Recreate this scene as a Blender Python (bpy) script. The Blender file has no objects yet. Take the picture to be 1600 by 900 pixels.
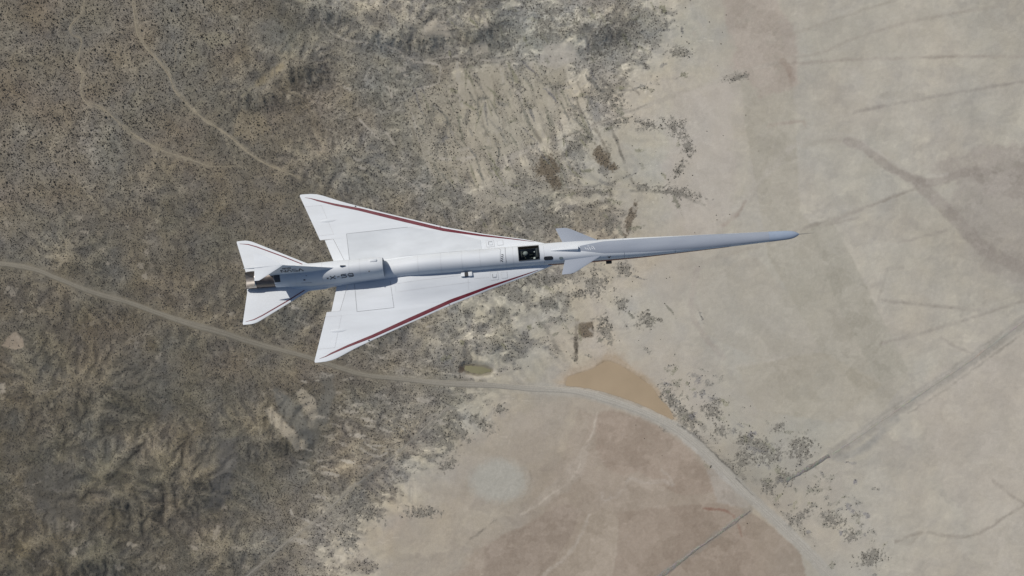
import bpy, bmesh, math, random
import numpy as np
from mathutils import Matrix, Vector
random.seed(7)
rng = np.random.default_rng(11)
SC = bpy.context.scene
COL = SC.collection

# ------------------------------------------------------------------ camera, sky, sun, exposure
CAM_Z = 1775.0          # chase camera above the desert (metres)
JET_Z = CAM_Z - 75.0    # the jet flies 75 m below the camera
K = 0.0338              # metres per photo pixel at the jet
G = 0.8                 # metres per photo pixel on the ground
cam = bpy.data.cameras.new("camera"); cam_o = bpy.data.objects.new("camera", cam); COL.objects.link(cam_o)
cam.sensor_width = 36; cam.lens = 36 * 75.0 / (1600 * K)
cam_o.location = (0, 0, CAM_Z); cam_o.rotation_euler = (0, 0, 0)
cam.clip_start = 1; cam.clip_end = 40000
SC.camera = cam_o

YAW, ROLL = math.radians(4.93), math.radians(16)
c_, s_ = math.cos(YAW), math.sin(YAW)
FX = Vector((c_, s_, 0)); PY0 = Vector((-s_, c_, 0)); PZ0 = Vector((0, 0, 1))
PYV = PY0 * math.cos(ROLL) - PZ0 * math.sin(ROLL)
PZV = PY0 * math.sin(ROLL) + PZ0 * math.cos(ROLL)
JET_M = Matrix(((FX.x, PYV.x, PZV.x, 20 * K), (FX.y, PYV.y, PZV.y, 46 * K), (FX.z, PYV.z, PZV.z, JET_Z), (0, 0, 0, 1)))

SUN_LOCAL = Vector((-0.58, 0.48, 1.0))          # towards the sun, in the jet's axes
SUN = (FX * SUN_LOCAL.x + PYV * SUN_LOCAL.y + PZV * SUN_LOCAL.z).normalized()
SUN_EL = math.asin(SUN.z); SUN_ROT = math.atan2(SUN.x, SUN.y)
sl = bpy.data.lights.new("sun", 'SUN'); sl.energy = 3.3; sl.angle = math.radians(0.5); sl.color = (1.0, 0.955, 0.89)
so = bpy.data.objects.new("sun", sl); COL.objects.link(so)
so.rotation_euler = SUN.to_track_quat('Z', 'Y').to_euler(); so.location = (0, 0, 2500)
w = bpy.data.worlds.new("World"); SC.world = w; w.use_nodes = True
nt = w.node_tree; bg = nt.nodes["Background"]
sky = nt.nodes.new("ShaderNodeTexSky"); sky.sky_type = 'NISHITA'; sky.sun_disc = False
sky.sun_elevation = SUN_EL; sky.sun_rotation = SUN_ROT; sky.altitude = 1500; sky.dust_density = 2.5; sky.ozone_density = 0.6
nt.links.new(sky.outputs[0], bg.inputs[0]); bg.inputs[1].default_value = 0.075
SC.view_settings.view_transform = 'Standard'; SC.view_settings.look = 'None'
SC.view_settings.exposure = 0.0; SC.view_settings.gamma = 1.0; SC.view_settings.use_curve_mapping = False

# ------------------------------------------------------------------ helpers
def lin(c):
    c = np.asarray(c, dtype=np.float64) / 255.0
    return np.where(c <= 0.04045, c / 12.92, ((c + 0.055) / 1.055) ** 2.4)
GAIN = np.array([0.824, 0.850, 0.876])             # light that flat ground sends back per unit albedo
def alb(c):
    return lin(c) / GAIN

def mat(name, base, rough=0.6, metal=0.0, spec=0.5):
    m = bpy.data.materials.new(name); m.use_nodes = True
    b = m.node_tree.nodes["Principled BSDF"]
    b.inputs["Base Color"].default_value = (*base, 1); b.inputs["Roughness"].default_value = rough
    b.inputs["Metallic"].default_value = metal; b.inputs["Specular IOR Level"].default_value = spec
    return m
def mottle(m, amt=0.06, scale=1.5, detail=5, stretch=(1, 1, 1), rough_amt=0.1):
    """weathering: a soft procedural variation of the paint"""
    n = m.node_tree; b = n.nodes["Principled BSDF"]
    base = tuple(b.inputs["Base Color"].default_value)
    tc = n.nodes.new("ShaderNodeTexCoord"); mp = n.nodes.new("ShaderNodeMapping"); mp.inputs["Scale"].default_value = stretch
    no = n.nodes.new("ShaderNodeTexNoise"); no.inputs["Scale"].default_value = scale; no.inputs["Detail"].default_value = detail
    n.links.new(tc.outputs["Object"], mp.inputs[0]); n.links.new(mp.outputs[0], no.inputs["Vector"])
    mr = n.nodes.new("ShaderNodeMapRange"); mr.inputs[1].default_value = 0.3; mr.inputs[2].default_value = 0.7
    mr.inputs[3].default_value = 1 - amt; mr.inputs[4].default_value = 1 + amt * 0.5
    n.links.new(no.outputs[0], mr.inputs[0])
    mx = n.nodes.new("ShaderNodeVectorMath"); mx.operation = 'SCALE'; mx.inputs[0].default_value = base[:3]
    n.links.new(mr.outputs[0], mx.inputs["Scale"]); n.links.new(mx.outputs[0], b.inputs["Base Color"])
    r0 = b.inputs["Roughness"].default_value
    m2 = n.nodes.new("ShaderNodeMapRange"); m2.inputs[1].default_value = 0.3; m2.inputs[2].default_value = 0.7
    m2.inputs[3].default_value = r0 - rough_amt; m2.inputs[4].default_value = r0 + rough_amt
    n.links.new(no.outputs[0], m2.inputs[0]); n.links.new(m2.outputs[0], b.inputs["Roughness"])
    return m

def mesh_obj(name, verts, faces, m=None, parent=None, smooth=True, angle=35):
    me = bpy.data.meshes.new(name); me.from_pydata([tuple(v) for v in verts], [], faces); me.update()
    bm = bmesh.new(); bm.from_mesh(me); bmesh.ops.recalc_face_normals(bm, faces=bm.faces); bm.to_mesh(me); bm.free()
    if smooth:
        me.shade_smooth(); me.set_sharp_from_angle(angle=math.radians(angle))
    if m is not None: me.materials.append(m)
    o = bpy.data.objects.new(name, me); COL.objects.link(o)
    if parent is not None: o.parent = parent
    return o
def tag(o, label=None, cat=None, group=None, kind=None):
    if label: o['label'] = label
    if cat: o['category'] = cat
    if group: o['group'] = group
    if kind: o['kind'] = kind
    return o

# ------------------------------------------------------------------ noise on arrays
def make_perlin(seed):
    r = np.random.default_rng(seed); p = r.permutation(256).astype(np.int32); a = r.random(256) * 2 * np.pi
    gx, gy = np.cos(a).astype(np.float32), np.sin(a).astype(np.float32)
    def f(x, y):
        xf = np.floor(x); yf = np.floor(y); dx = (x - xf).astype(np.float32); dy = (y - yf).astype(np.float32)
        xi = xf.astype(np.int32) & 255; yi = yf.astype(np.int32) & 255; x1 = (xi + 1) & 255; y1 = (yi + 1) & 255
        h00 = p[(p[xi] + yi) & 255]; h10 = p[(p[x1] + yi) & 255]; h01 = p[(p[xi] + y1) & 255]; h11 = p[(p[x1] + y1) & 255]
        u = dx * dx * dx * (dx * (dx * 6 - 15) + 10); v = dy * dy * dy * (dy * (dy * 6 - 15) + 10)
        a0 = gx[h00] * dx + gy[h00] * dy; a1 = gx[h10] * (dx - 1) + gy[h10] * dy
        b0 = gx[h01] * dx + gy[h01] * (dy - 1); b1 = gx[h11] * (dx - 1) + gy[h11] * (dy - 1)
        return ((a0 + u * (a1 - a0)) * (1 - v) + (b0 + u * (b1 - b0)) * v) * 1.5
    return f
def fbm(x, y, scale, octv, seed, gain=0.5, ridged=False):
    out = 0; amp = 1.0; tot = 0; f = 1.0 / scale
    for i in range(octv):
        n = make_perlin(seed * 31 + i)(x * f + 17.3 * i, y * f - 9.1 * i)
        if ridged: n = 1 - 2 * np.abs(n)
        out = out + amp * n; tot += amp; amp *= gain; f *= 2.03
    return out / tot
def sstep(a, b, x):
    t = np.clip((x - a) / (b - a), 0, 1); return t * t * (3 - 2 * t)
def grid_field(rows, U, V):
    g = np.array(rows, dtype=np.float32); nr, nc = g.shape
    fx = np.clip(U / 100.0 - 0.5, 0, nc - 1.001); fy = np.clip(V / 100.0 - 0.5, 0, nr - 1.001)
    i = fx.astype(np.int32); j = fy.astype(np.int32); a = fx - i; b = fy - j
    a = a * 0.45 + 0.55 * a * a * (3 - 2 * a); b = b * 0.45 + 0.55 * b * b * (3 - 2 * b)
    return (g[j, i] * (1 - a) + g[j, i + 1] * a) * (1 - b) + (g[j + 1, i] * (1 - a) + g[j + 1, i + 1] * a) * b

# ------------------------------------------------------------------ the desert floor: one sheet to the horizon
STEP = 1.0
fx_ = np.arange(-700, 700 + .1, STEP); fy_ = np.arange(-420, 420 + .1, STEP)
skirt = np.cumsum(6 * 1.32 ** np.arange(22.0))
xs = np.concatenate([-700 - skirt[::-1], fx_, 700 + skirt]); ys = np.concatenate([-420 - skirt[::-1], fy_, 420 + skirt])
X, Y = np.meshgrid(xs, ys)                       # shape (ny, nx)
U = (X / G + 800).astype(np.float32); V = (450 - Y / G).astype(np.float32)   # image pixel coordinates
UW = U + 14 * fbm(U, V, 60, 4, 1) + 3 * fbm(U, V, 9, 2, 2)
VW = V + 14 * fbm(U, V, 60, 4, 3) + 3 * fbm(U, V, 9, 2, 4)
US = U + 2.2 * fbm(U, V, 14, 3, 5); VS = V + 2.2 * fbm(U, V, 14, 3, 6)       # slight wobble for edges

LUM = [[108.5,112.2,113.2,115.2,109.8,129.8,136.5,126.0,148.0,140.5,151.2,159.5,162.2,162.8,161.5,159.0],
       [109.2,114.0,112.8,105.0,108.0,113.8,120.8,142.0,151.2,149.0,158.5,166.0,162.2,166.2,165.5,163.2],
       [114.5,115.8,107.8,101.8,106.2,115.8,126.2,139.5,145.2,141.5,162.2,163.8,168.5,163.5,166.8,164.2],
       [111.2,104.8,104.5,100.5,104,112,122,128,129,137,160,162,169.2,163.5,156.8,154.8],
       [98.2,100.0,98.8,99,104,112,126,134,141,151.8,164.2,160.0,158.8,166.8,161.8,158.2],
       [93.5,95.5,97.2,102.2,106,112,127.8,139.5,144.5,157.0,166.5,162.2,158.5,163.8,161.8,170.2],
       [94.8,96.2,96.0,96.5,97.8,108.0,123.0,141.0,150.0,154.5,161.8,158.8,155.8,159.5,164.5,169.0],
       [88.5,88.0,94.0,99.8,107.2,120.2,146.2,151.0,142.5,150.8,148.8,142.8,157.2,163.0,162.0,164.0],
       [85.0,90.0,97.0,103.0,123.2,143.5,148.2,151.0,144.0,143.0,145.5,139.0,156.8,163.5,162.0,164.0]]
RED = [[5,4,4,4,3,3,3,3,3,3,4,5,4,4,4,4],
       [5,4,4,3,3,3,3,4,4,4,4,5,5,4,4,4],
       [5,4,4,4,5,4,3,4,4,4,4,4,4,3,4,4],
       [5,4,4,4,4,4,4,4,4,4,5,4,3,4,4,4],
       [4,4,4,4,4,4,4,4,4,5,5,3,3,4,4,4],
       [4,4,4,4,4,4,4,4,5,6,5,3,3,4,4,5],
       [4,3,3,3,4,4,4,5,8,8,5,4,3,4,5,5],
       [3,3,3,3,3,4,5,7,9,9,8,5,4,4,5,5],
       [3,3,3,3,4,6,7,8,9,9,10,10,5,4,5,5]]
VEG = [[.9,.9,.9,.85,.8,.72,.64,.68,.56,.74,.42,.06,0,0,0,0],
       [.9,.9,.9,.85,.85,.85,.72,.42,.48,.5,.28,.06,0,0,0,0],
       [.9,.9,.9,.9,.9,.9,.72,.46,.54,.44,.22,.05,0,0,0,0],
       [.95,.95,.95,.95,.9,.88,.78,.64,.62,.52,.16,0,0,0,0,0],
       [.95,.95,.95,.95,.9,.84,.7,.58,.52,.36,.08,0,0,0,0,0],
       [.96,.96,.96,.95,.9,.82,.68,.56,.42,.2,.05,0,0,0,0,0],
       [1,1,1,.95,.85,.8,.74,.42,.02,.04,.12,.14,.02,0,0,0],
       [1,1,1,.95,.87,.8,.48,0,0,0,.02,.1,.08,0,0,0],
       [1,1,1,.92,.8,.5,0,0,0,0,0,.02,.1,.06,0,0]]
AMP = [[3,3,3,6,11,12,12,11,6,9,4,.4,0,0,0,0],
       [2,2,3,12,17,8,4,1.2,1.5,2,1,.2,0,0,0,0],
       [2,2,3,5,5,4,3,1,1,1,.5,.1,0,0,0,0],
       [3,4,5,5,5,4,3,3,2,1,.3,0,0,0,0,0],
       [4,5,7,6,5,5,4,3,2,.6,.2,0,0,0,0,0],
       [6,7,9,8,6,5,4,4,2,.5,.1,0,0,0,0,0],
       [9,10,12,12,10,7,5,1.5,.2,0,.1,.1,0,0,0,0],
       [11,13,16,15,10,6,2,.1,0,0,0,.1,.1,0,0,0],
       [11,14,16,12,6,2,.2,0,0,0,0,0,.1,0,0,0]]
lum = grid_field(LUM, UW, VW); red = grid_field(RED, UW, VW); veg = grid_field(VEG, UW, VW); amp = grid_field(AMP, U, V)

def seg_dist(pts, A, B, R):
    """distance to a polyline, exact within R"""
    D = np.full(A.shape, 1e6, np.float32); ulim, vlim = U[0], V[:, 0]
    for (x0, y0), (x1, y1) in zip(pts[:-1], pts[1:]):
        i0 = np.searchsorted(ulim, min(x0, x1) - R - 25); i1 = np.searchsorted(ulim, max(x0, x1) + R + 25)
        vv = -vlim; j0 = np.searchsorted(vv, -(max(y0, y1) + R + 25)); j1 = np.searchsorted(vv, -(min(y0, y1) - R - 25))
        sl_ = (slice(j0, j1), slice(i0, i1)); a, b = A[sl_], B[sl_]
        if a.size == 0: continue
        dx, dy = x1 - x0, y1 - y0; t = np.clip(((a - x0) * dx + (b - y0) * dy) / (dx * dx + dy * dy + 1e-9), 0, 1)
        D[sl_] = np.minimum(D[sl_], np.hypot(a - x0 - t * dx, b - y0 - t * dy))
    return D
def curve(pts, n=6):
    """Catmull-Rom through the image points"""
    p = [np.array(q, float) for q in pts]; p = [2 * p[0] - p[1]] + p + [2 * p[-1] - p[-2]]; out = []
    for i in range(1, len(p) - 2):
        for k in range(n):
            t = k / n; a, b, c, d = p[i - 1], p[i], p[i + 1], p[i + 2]
            out.append(0.5 * (2 * b + (c - a) * t + (2 * a - 5 * b + 4 * c - d) * t * t + (3 * b - a - 3 * c + d) * t ** 3))
    out.append(p[-2]); return [tuple(q) for q in out]
def poly_sd(pts, A, B, R=12):
    """signed distance (inside positive), clipped to R"""
    pts = list(pts); cl = pts + [pts[0]]; D = seg_dist(cl, A, B, R); inside = np.zeros(A.shape, bool)
    for (x0, y0), (x1, y1) in zip(cl[:-1], cl[1:]):
        if y0 == y1: continue
        cond = ((y0 > B) != (y1 > B)) & (A < (x1 - x0) * (B - y0) / (y1 - y0) + x0); inside ^= cond
    return np.where(inside, np.minimum(D, R), -np.minimum(D, R))

ROAD = curve([(-120,402),(-50,408),(0,411.5),(30,415),(60,422),(100,438),(150,457),(200,472),(250,490),(300,506),(350,520),(400,536),(450,549),(480,557),(540,577),(580,587),(640,593),(700,598),(760,602),(820,606),(870,609),(910,614),(950,624),(990,638),(1020,651),(1060,673),(1095,701),(1130,735),(1160,765),(1185,788),(1215,816),(1240,841),(1265,866),(1290,892),(1330,930)])
TRACK_A = curve([(140,-40),(134,0),(128,22),(112,42),(114,55),(128,62),(126,80),(121,98),(130,117),(128,140),(133,158),(150,164),(165,172),(182,188),(205,206),(222,218),(240,228),(262,238),(285,246),(310,254),(325,260)])
TRACK_B = curve([(206,-40),(209,0),(212,30),(217,55),(230,76),(248,96),(262,114),(269,128),(274,142),(285,155),(300,170),(318,185),(345,203),(365,218),(390,240),(420,258),(450,270),(470,278)])
TRACK_C = curve([(380,905),(400,888),(450,846),(500,808),(550,762),(610,716),(650,682),(690,645),(702,638)])
BANK_A = [(1020,908),(1060,879),(1100,851),(1140,821),(1172,797)]
BANK_B = [(1228,752),(1262,732),(1296,712)]
BANK_C = curve([(1300,710),(1340,684),(1380,656),(1420,628),(1480,588),(1540,546),(1600,503),(1700,430)])
POND = [(884,603),(887,590),(905,583),(925,577),(945,565),(962,568),(980,578),(1000,591),(1018,604),(1030,622),(1045,638),(1052,655),(1035,648),(1010,636),(980,624),(950,614),(920,607)]
POOL = [(726.5,572),(735,571.5),(745,572.5),(754,573.5),(762,576),(767.5,578.5),(765,581),(758,582.5),(752,584),(740,583),(730,580.5),(726,577)]

# --- relief
def erosion(x, y, scale, octv, seed):
    out = 0; a = 1.0; tot = 0; f = 1 / scale; damp = 0
    for i in range(octv):
        p = make_perlin(seed * 13 + i); e = 0.05
        n = p(x * f, y * f); dx = (p(x * f + e, y * f) - n) / e; dy = (p(x * f, y * f + e) - n) / e
        damp = damp + dx * dx + dy * dy
        r = 1 - 2 * np.abs(n)
        out = out + a * r / (1 + 0.55 * damp); tot += a; a *= 0.52; f *= 1.97
    return out / tot
WX = U + 26 * fbm(U, V, 110, 3, 21); WY = V + 26 * fbm(U, V, 110, 3, 22)
rel = erosion(WX * 0.8 + WY * 0.35, WY * 1.15 - WX * 0.2, 120, 7, 5)
WX2 = U + 10 * fbm(U, V, 40, 2, 24); WY2 = V + 10 * fbm(U, V, 40, 2, 25)
rel2 = erosion(WX2 * 0.9 - WY2 * 0.3, WY2 * 0.95 + WX2 * 0.3, 46, 5, 9)       # close-set spurs and rills
def env(x, y, rx, ry, ang=0):
    a = math.radians(ang); dx, dy = UW - x, VW - y; p = (dx * math.cos(a) + dy * math.sin(a)) / rx; q = (-dx * math.sin(a) + dy * math.cos(a)) / ry
    return sstep(1.0, 0.25, np.sqrt(p * p + q * q))
# rain-cut relief: uplift against stream erosion on a coarse grid, then refined
def carve():
    ds = 3.0; cx = np.arange(-702, 702.1, ds); cy = np.arange(-423, 423.1, ds); CXg, CYg = np.meshgrid(cx, cy); ny_, nx_ = CXg.shape
    cu, cv = (CXg / G + 800).astype(np.float32), (450 - CYg / G).astype(np.float32)
    w1 = cu + 22 * fbm(cu, cv, 90, 4, 811); w2 = cv + 22 * fbm(cu, cv, 90, 4, 812)
    vg = grid_field(VEG, w1, w2)
    def ev(x, y, rx, ry, ang=0):
        a = math.radians(ang); dx, dy = w1 - x, w2 - y; p = (dx * math.cos(a) + dy * math.sin(a)) / rx; q = (-dx * math.sin(a) + dy * math.cos(a)) / ry
        return sstep(1.0, 0.1, np.sqrt(p * p + q * q))
    up = 0.10 * sstep(0.15, 0.7, vg)
    for x, y, rx, ry, an, a_ in [(400,128,80,56,-30,.62),(465,103,90,50,12,.62),(430,112,150,78,-14,.38),(590,30,190,66,8,.8),(930,48,95,52,0,.6),(745,40,80,50,0,.6),(235,750,215,125,0,.85),(120,610,190,130,0,.5),(430,675,130,85,0,.55),(580,700,150,110,-30,.36),(110,430,200,120,0,.28),(330,480,210,120,0,.30),(560,480,180,100,0,.42),(720,520,150,90,0,.34),(520,255,150,80,0,.34),(640,380,140,90,0,.3),(250,300,160,90,0,.22),(100,860,190,90,0,.6),(370,860,120,70,0,.4)]: up = np.maximum(up, a_ * ev(x, y, rx, ry, an))
    up = up * (0.55 + 0.9 * np.clip(0.5 + fbm(w1, w2, 70, 4, 813), 0, 1))
    h = up * 4 + 2.2 * up ** .5 * fbm(w1, w2, 30, 5, 814, .6) + 0.25 * fbm(cu, cv, 6, 3, 816) + np.maximum(0, (1000 - cu) * 0.004)
    base = (vg < 0.06); base[0, :] = base[-1, :] = base[:, 0] = base[:, -1] = True
    n = nx_ * ny_; offs = [(-1,-1),(-1,0),(-1,1),(0,-1),(0,1),(1,-1),(1,0),(1,1)]; dl = [ds * math.hypot(a, b) for a, b in offs]
    idx = np.arange(n).reshape(ny_, nx_); r = np.random.default_rng(5); jit = r.uniform(.8, 1.25, (ny_, nx_)); bl = base.ravel()
    A = None
    for it in range(26):
        best = np.zeros_like(h); rec = idx.copy(); dist = np.full(h.shape, ds)
        for (a, b), d in zip(offs, dl):
            sh = np.roll(h, (-a, -b), (0, 1)); sl_ = (h - sh) / d * (1 if it > 20 else r.uniform(.85, 1.15, h.shape)); q = (sl_ > best) & (h > sh)
            best = np.where(q, sl_, best); rec = np.where(q, np.roll(idx, (-a, -b), (0, 1)), rec); dist = np.where(q, d, dist)
        rec[base] = idx[base]; order = np.argsort(h.ravel()); rl = rec.ravel().tolist(); A_ = (jit.ravel() * ds * ds).tolist()
        for i in order[::-1].tolist():
            j = rl[i]
            if j != i: A_[j] += A_[i]
        A = np.array(A_); f = (0.058 * A ** 0.5 / dist.ravel() * 1.0); hl = (h + np.where(base, 0, up * 1.0)).ravel().tolist(); fl = f.tolist()
        for i in order.tolist():
            j = rl[i]
            if j != i: hl[i] = (hl[i] + fl[i] * min(hl[j], hl[i])) / (1 + fl[i])
        h = np.array(hl).reshape(ny_, nx_)
        lap = np.roll(h, 1, 0) + np.roll(h, -1, 0) + np.roll(h, 1, 1) + np.roll(h, -1, 1) - 4 * h; h = h + 0.035 * np.where(base, 0, lap)
    la = np.log(A.reshape(ny_, nx_) / (ds * ds)); curv = (np.roll(h, 2, 0) + np.roll(h, -2, 0) + np.roll(h, 2, 1) + np.roll(h, -2, 1) - 4 * h)
    def upsample(F):
        def cub(F, t, axis):
            i = np.floor(t).astype(int); u = (t - i); i = np.clip(i, 1, F.shape[axis] - 3); g = lambda k: np.take(F, i + k, axis)
            sh = (-1, 1) if axis == 0 else (1, -1); u = u.reshape(sh); a, b, c, d = g(-1), g(0), g(1), g(2)
            return 0.5 * (2 * b + (c - a) * u + (2 * a - 5 * b + 4 * c - d) * u * u + (3 * b - a - 3 * c + d) * u ** 3)
        tx = np.clip((xs + 702) / ds, 1, nx_ - 3); ty = np.clip((ys + 423) / ds, 1, ny_ - 3)
        return cub(cub(F, ty, 0), tx, 1)
    def bb(F, r):
        for ax in (0, 1):
            P = np.cumsum(np.pad(F, [(r + 1, r) if k == ax else (0, 0) for k in (0, 1)], mode='edge'), axis=ax); m_ = F.shape[ax]
            F = (np.take(P, np.arange(2 * r + 1, m_ + 2 * r + 1), ax) - np.take(P, np.arange(0, m_), ax)) / (2 * r + 1)
        return F
    tpi = h - bb(bb(h, 6), 6); tpi = tpi / (0.6 + np.sqrt(bb(bb(tpi * tpi, 14), 14)))
    return upsample(h), upsample(la), upsample(curv), upsample(up), upsample(tpi)
HC, LA, CURV, UPL, TPI = carve()
H = HC * 0.66 + amp * 0.03 * fbm(U, V, 9, 3, 8) + UPL * 0.25 * fbm(U, V, 14, 3, 817)
e2 = np.clip(UPL, 0, 1); rel2 = 0.2 - np.clip(CURV, -1.2, 1.2) * 0.5
def env(x, y, rx, ry, ang=0):
    a = math.radians(ang); dx, dy = UW - x, VW - y; p = (dx * math.cos(a) + dy * math.sin(a)) / rx; q = (-dx * math.sin(a) + dy * math.cos(a)) / ry
    return sstep(1.0, 0.25, np.sqrt(p * p + q * q))
edge_fade = sstep(698, 648, np.abs(X)) * sstep(418, 368, np.abs(Y)); H = H * edge_fade
road_d = seg_dist(ROAD, U, V, 40)
def box_blur(F, r):
    for ax in (0, 1):
        P = np.cumsum(np.pad(F, [(r + 1, r) if k == ax else (0, 0) for k in (0, 1)], mode='edge'), axis=ax); n = F.shape[ax]
        F = (np.take(P, np.arange(2 * r + 1, n + 2 * r + 1), ax) - np.take(P, np.arange(0, n), ax)) / (2 * r + 1)
    return F
HB = box_blur(box_blur(H, 16), 16); H = HB + (H - HB) * sstep(5, 26, road_d)
for pl in (POND, POOL):
    H = H * sstep(10, 0, poly_sd(pl, U, V, 12) + 10)
    H = H - 0.25 * sstep(-2.0, 1.0, poly_sd(pl, U, V, 12))
pd = np.minimum(np.minimum(seg_dist(BANK_A, U, V, 20), seg_dist(BANK_B, U, V, 20)), seg_dist(BANK_C, U, V, 20))
H = H * sstep(2, 12, pd)

# --- colours of the ground (soils, clay, bare sand, burnt patches), in image coordinates
NB = [fbm(U, V, sc_, 3, 600 + i, 0.6) for i, sc_ in enumerate((4, 7, 12, 22, 40))]      # shared break-up noise
def nz(scale, seed):
    i = int(np.argmin([abs(scale - q) for q in (4, 7, 12, 22, 40)])); return np.roll(NB[i], ((seed * 97) % 631, (seed * 53) % 877), (0, 1))
patch = 0.5 + 0.62 * fbm(UW + 0.4 * VW, VW * 1.15 - 0.2 * UW, 46, 6, 12, 0.66)
streak = 0.5 + 0.62 * fbm(UW * 0.5 + VW * 0.1, VW * 1.6, 34, 5, 14, 0.66)
scr_ = 0.5 + 0.75 * fbm((U * 0.94 - V * 0.34 + 0.35 * (UW - U)) / 1.0, (V * 0.94 + U * 0.34) * 0.2, 13, 5, 13, 0.66)   # scratches that run down the old field
fieldm = env(800, 200, 190, 130, 0)
mixn = 0.55 * patch + 0.45 * streak; mixn = mixn + fieldm * 0.6 * (scr_ - mixn)
cov = sstep(-0.06, 0.06, veg * 1.04 - 0.03 - mixn)            # scrub cover
cov = cov * (0.7 + 0.3 * sstep(0.3, 0.7, patch))
col = np.stack([lum + red - .2 - 1.6 * sstep(.5, .9, veg), lum - .1 - 2.2 * sstep(.5, .9, veg), lum - 9.5 - 0.5 * red - 1.2 * sstep(.5, .9, veg)], -1).astype(np.float32)
vw = sstep(0.02, 0.25, veg)
k1 = (veg - cov)[..., None] * np.array([47, 45, 38], np.float32); col = col + k1 * (vw * (1 - .68 * sstep(.8, .93, veg)))[..., None]
# tone follows the relief: darker in the hollows, paler on the crests, thin pale rills
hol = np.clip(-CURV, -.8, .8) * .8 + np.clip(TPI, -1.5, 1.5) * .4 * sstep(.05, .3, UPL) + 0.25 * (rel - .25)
rill = sstep(0.80, 0.97, 1 - np.abs(fbm(UW + 0.3 * VW, VW * 1.3, 38, 5, 26, 0.6)) * 2.4) * sstep(-.1, .35, fbm(U, V, 90, 3, 27) + .45 * sstep(380, 640, UW) - .12)
rill2 = sstep(0.84, 0.98, 1 - np.abs(fbm(UW * .8 - .2 * VW, VW * 1.7, 22, 4, 28, 0.6)) * 2.4) * sstep(.0, .4, fbm(U, V, 60, 3, 29) + .3 * sstep(420, 600, UW))
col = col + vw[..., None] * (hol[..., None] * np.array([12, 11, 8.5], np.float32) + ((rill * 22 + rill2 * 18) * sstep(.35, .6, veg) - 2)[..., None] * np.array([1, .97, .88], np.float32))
chan = sstep(4.2, 6.2, LA + .5 * NB[1]) * vw
palew = sstep(430, 560, UW) * sstep(520, 330, VW) + sstep(520, 640, UW) * sstep(560, 640, VW)
col = col + (chan * (palew * 20 - (1 - palew) * 9))[..., None] * np.array([1, .98, .9], np.float32)
cov = cov * (1 - .7 * np.maximum(np.maximum(rill, rill2) * vw, chan))
col = col + (vw * (fbm(UW, VW, 16, 4, 33, .65) * 11 + fbm(U, V, 5, 2, 34, .7) * 8))[..., None] * np.array([1, .97, .85], np.float32)
tone = fbm(UW, VW, 150, 4, 15)[..., None] * np.array([6, 5.4, 4.8], np.float32); col = col + tone
tint = fbm(UW, VW, 110, 3, 16)[..., None] * (.45 + .55 * vw[..., None]); col = col + tint * np.array([6, 0.5, -3.5], np.float32)
tint2 = fbm(UW, VW, 40, 4, 17)[..., None] * (.4 + .6 * vw[..., None]); col = col + tint2 * np.array([2.4, 1.4, -1.6], np.float32) * 2.0
playa = sstep(0.25, 0.0, veg)[..., None]
col = col + playa * (fbm(UW, VW * 1.0, 30, 6, 18, 0.66)[..., None] * np.array([10, 9.6, 8.4], np.float32) + fbm(U * 0.25 + V * 0.9, V * 0.25 - U * 0.9, 20, 4, 19)[..., None] * 3)
col = col + playa * fbm(UW + VW * 0.25, VW * 0.12, 34, 3, 23)[..., None] * np.array([6.5, 6, 4.6], np.float32)
def shore(x, y, sc_, seed, wdt=.03):
    n = fbm(x, y, sc_, 6, seed, .55); return sstep(-wdt, wdt, n) - .5 + .9 * np.exp(-((n - .02) / .03) ** 2) * .4
shores = shore(UW, VW * 1.2, 150, 710) + .8 * shore(UW * .8 + VW * .5, VW, 80, 711) + .6 * shore(UW + VW * .4, VW * 1.6, 42, 712, .05)
col = col + (playa[..., 0] * shores)[..., None] * np.array([4.2, 4.2, 3.4], np.float32)
grit = fbm(U, V, 6, 3, 715, .7) * 5.5
col = col + (playa[..., 0] * grit)[..., None]
col = col + playa * fbm(UW * .3 + VW * .05, VW * 1.2 - UW * .25, 30, 4, 37)[..., None] * np.array([5.5, 5.2, 4.4], np.float32)

SH = shore(UW * .9 + .4 * VW, VW * 1.1 - .3 * UW, 70, 720, .05) + .7 * shore(UW - .5 * VW, VW, 36, 721, .06)
def put(m, c, keep=1.0):
    global col, cov
    jj, ii = np.where(m.any(1))[0], np.where(m.any(0))[0]
    if len(jj) == 0: return
    s_ = (slice(jj[0], jj[-1] + 1), slice(ii[0], ii[-1] + 1)); ms_ = m[s_]
    tex = np.float32(1) * NB[0][s_] * 8 + NB[2][s_] * 6 + (NB[4][s_] + .5 * NB[3][s_]) * 5 + 7 * SH[s_]
    col[s_] += ms_[..., None] * (np.array(c, np.float32) + tex[..., None] - col[s_]); cov[s_] *= (1 - ms_ * keep)
def addcov(m, v):
    global cov
    cov = np.maximum(cov, m * v)
def line(pts, width, c, strength=1.0, soft=1.0, smooth=True, brk=0.0, seed=60, straight=False, keep=1.0, vegadd=0.0, solid=False):
    p = curve(pts) if smooth and len(pts) > 2 else pts
    A, B = (U, V) if straight else (US, VS)
    d = seg_dist(p, A, B, width + soft + 6)
    d = d + np.where(d < 1e5, nz(12, seed) * min(3.0, width * 0.6) + nz(4, seed + 1) * min(1.6, width * .4), 0)
    m = sstep(width / 2 + soft, max(width / 2 - soft, -0.3), d) * strength
    m = m * np.clip(1.05 - 0.6 * brk + (1.6 * brk + .25) * nz(22, seed + 2) * 1.2 + .5 * brk * nz(4, seed + 3), 0, 1)
    if not solid: m = m * np.clip(.85 + 1.1 * nz(40, seed + 4), .25, 1.15)
    put(np.minimum(m, 1), c, keep)
    if vegadd: addcov(m / max(strength, .01), vegadd)
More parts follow.
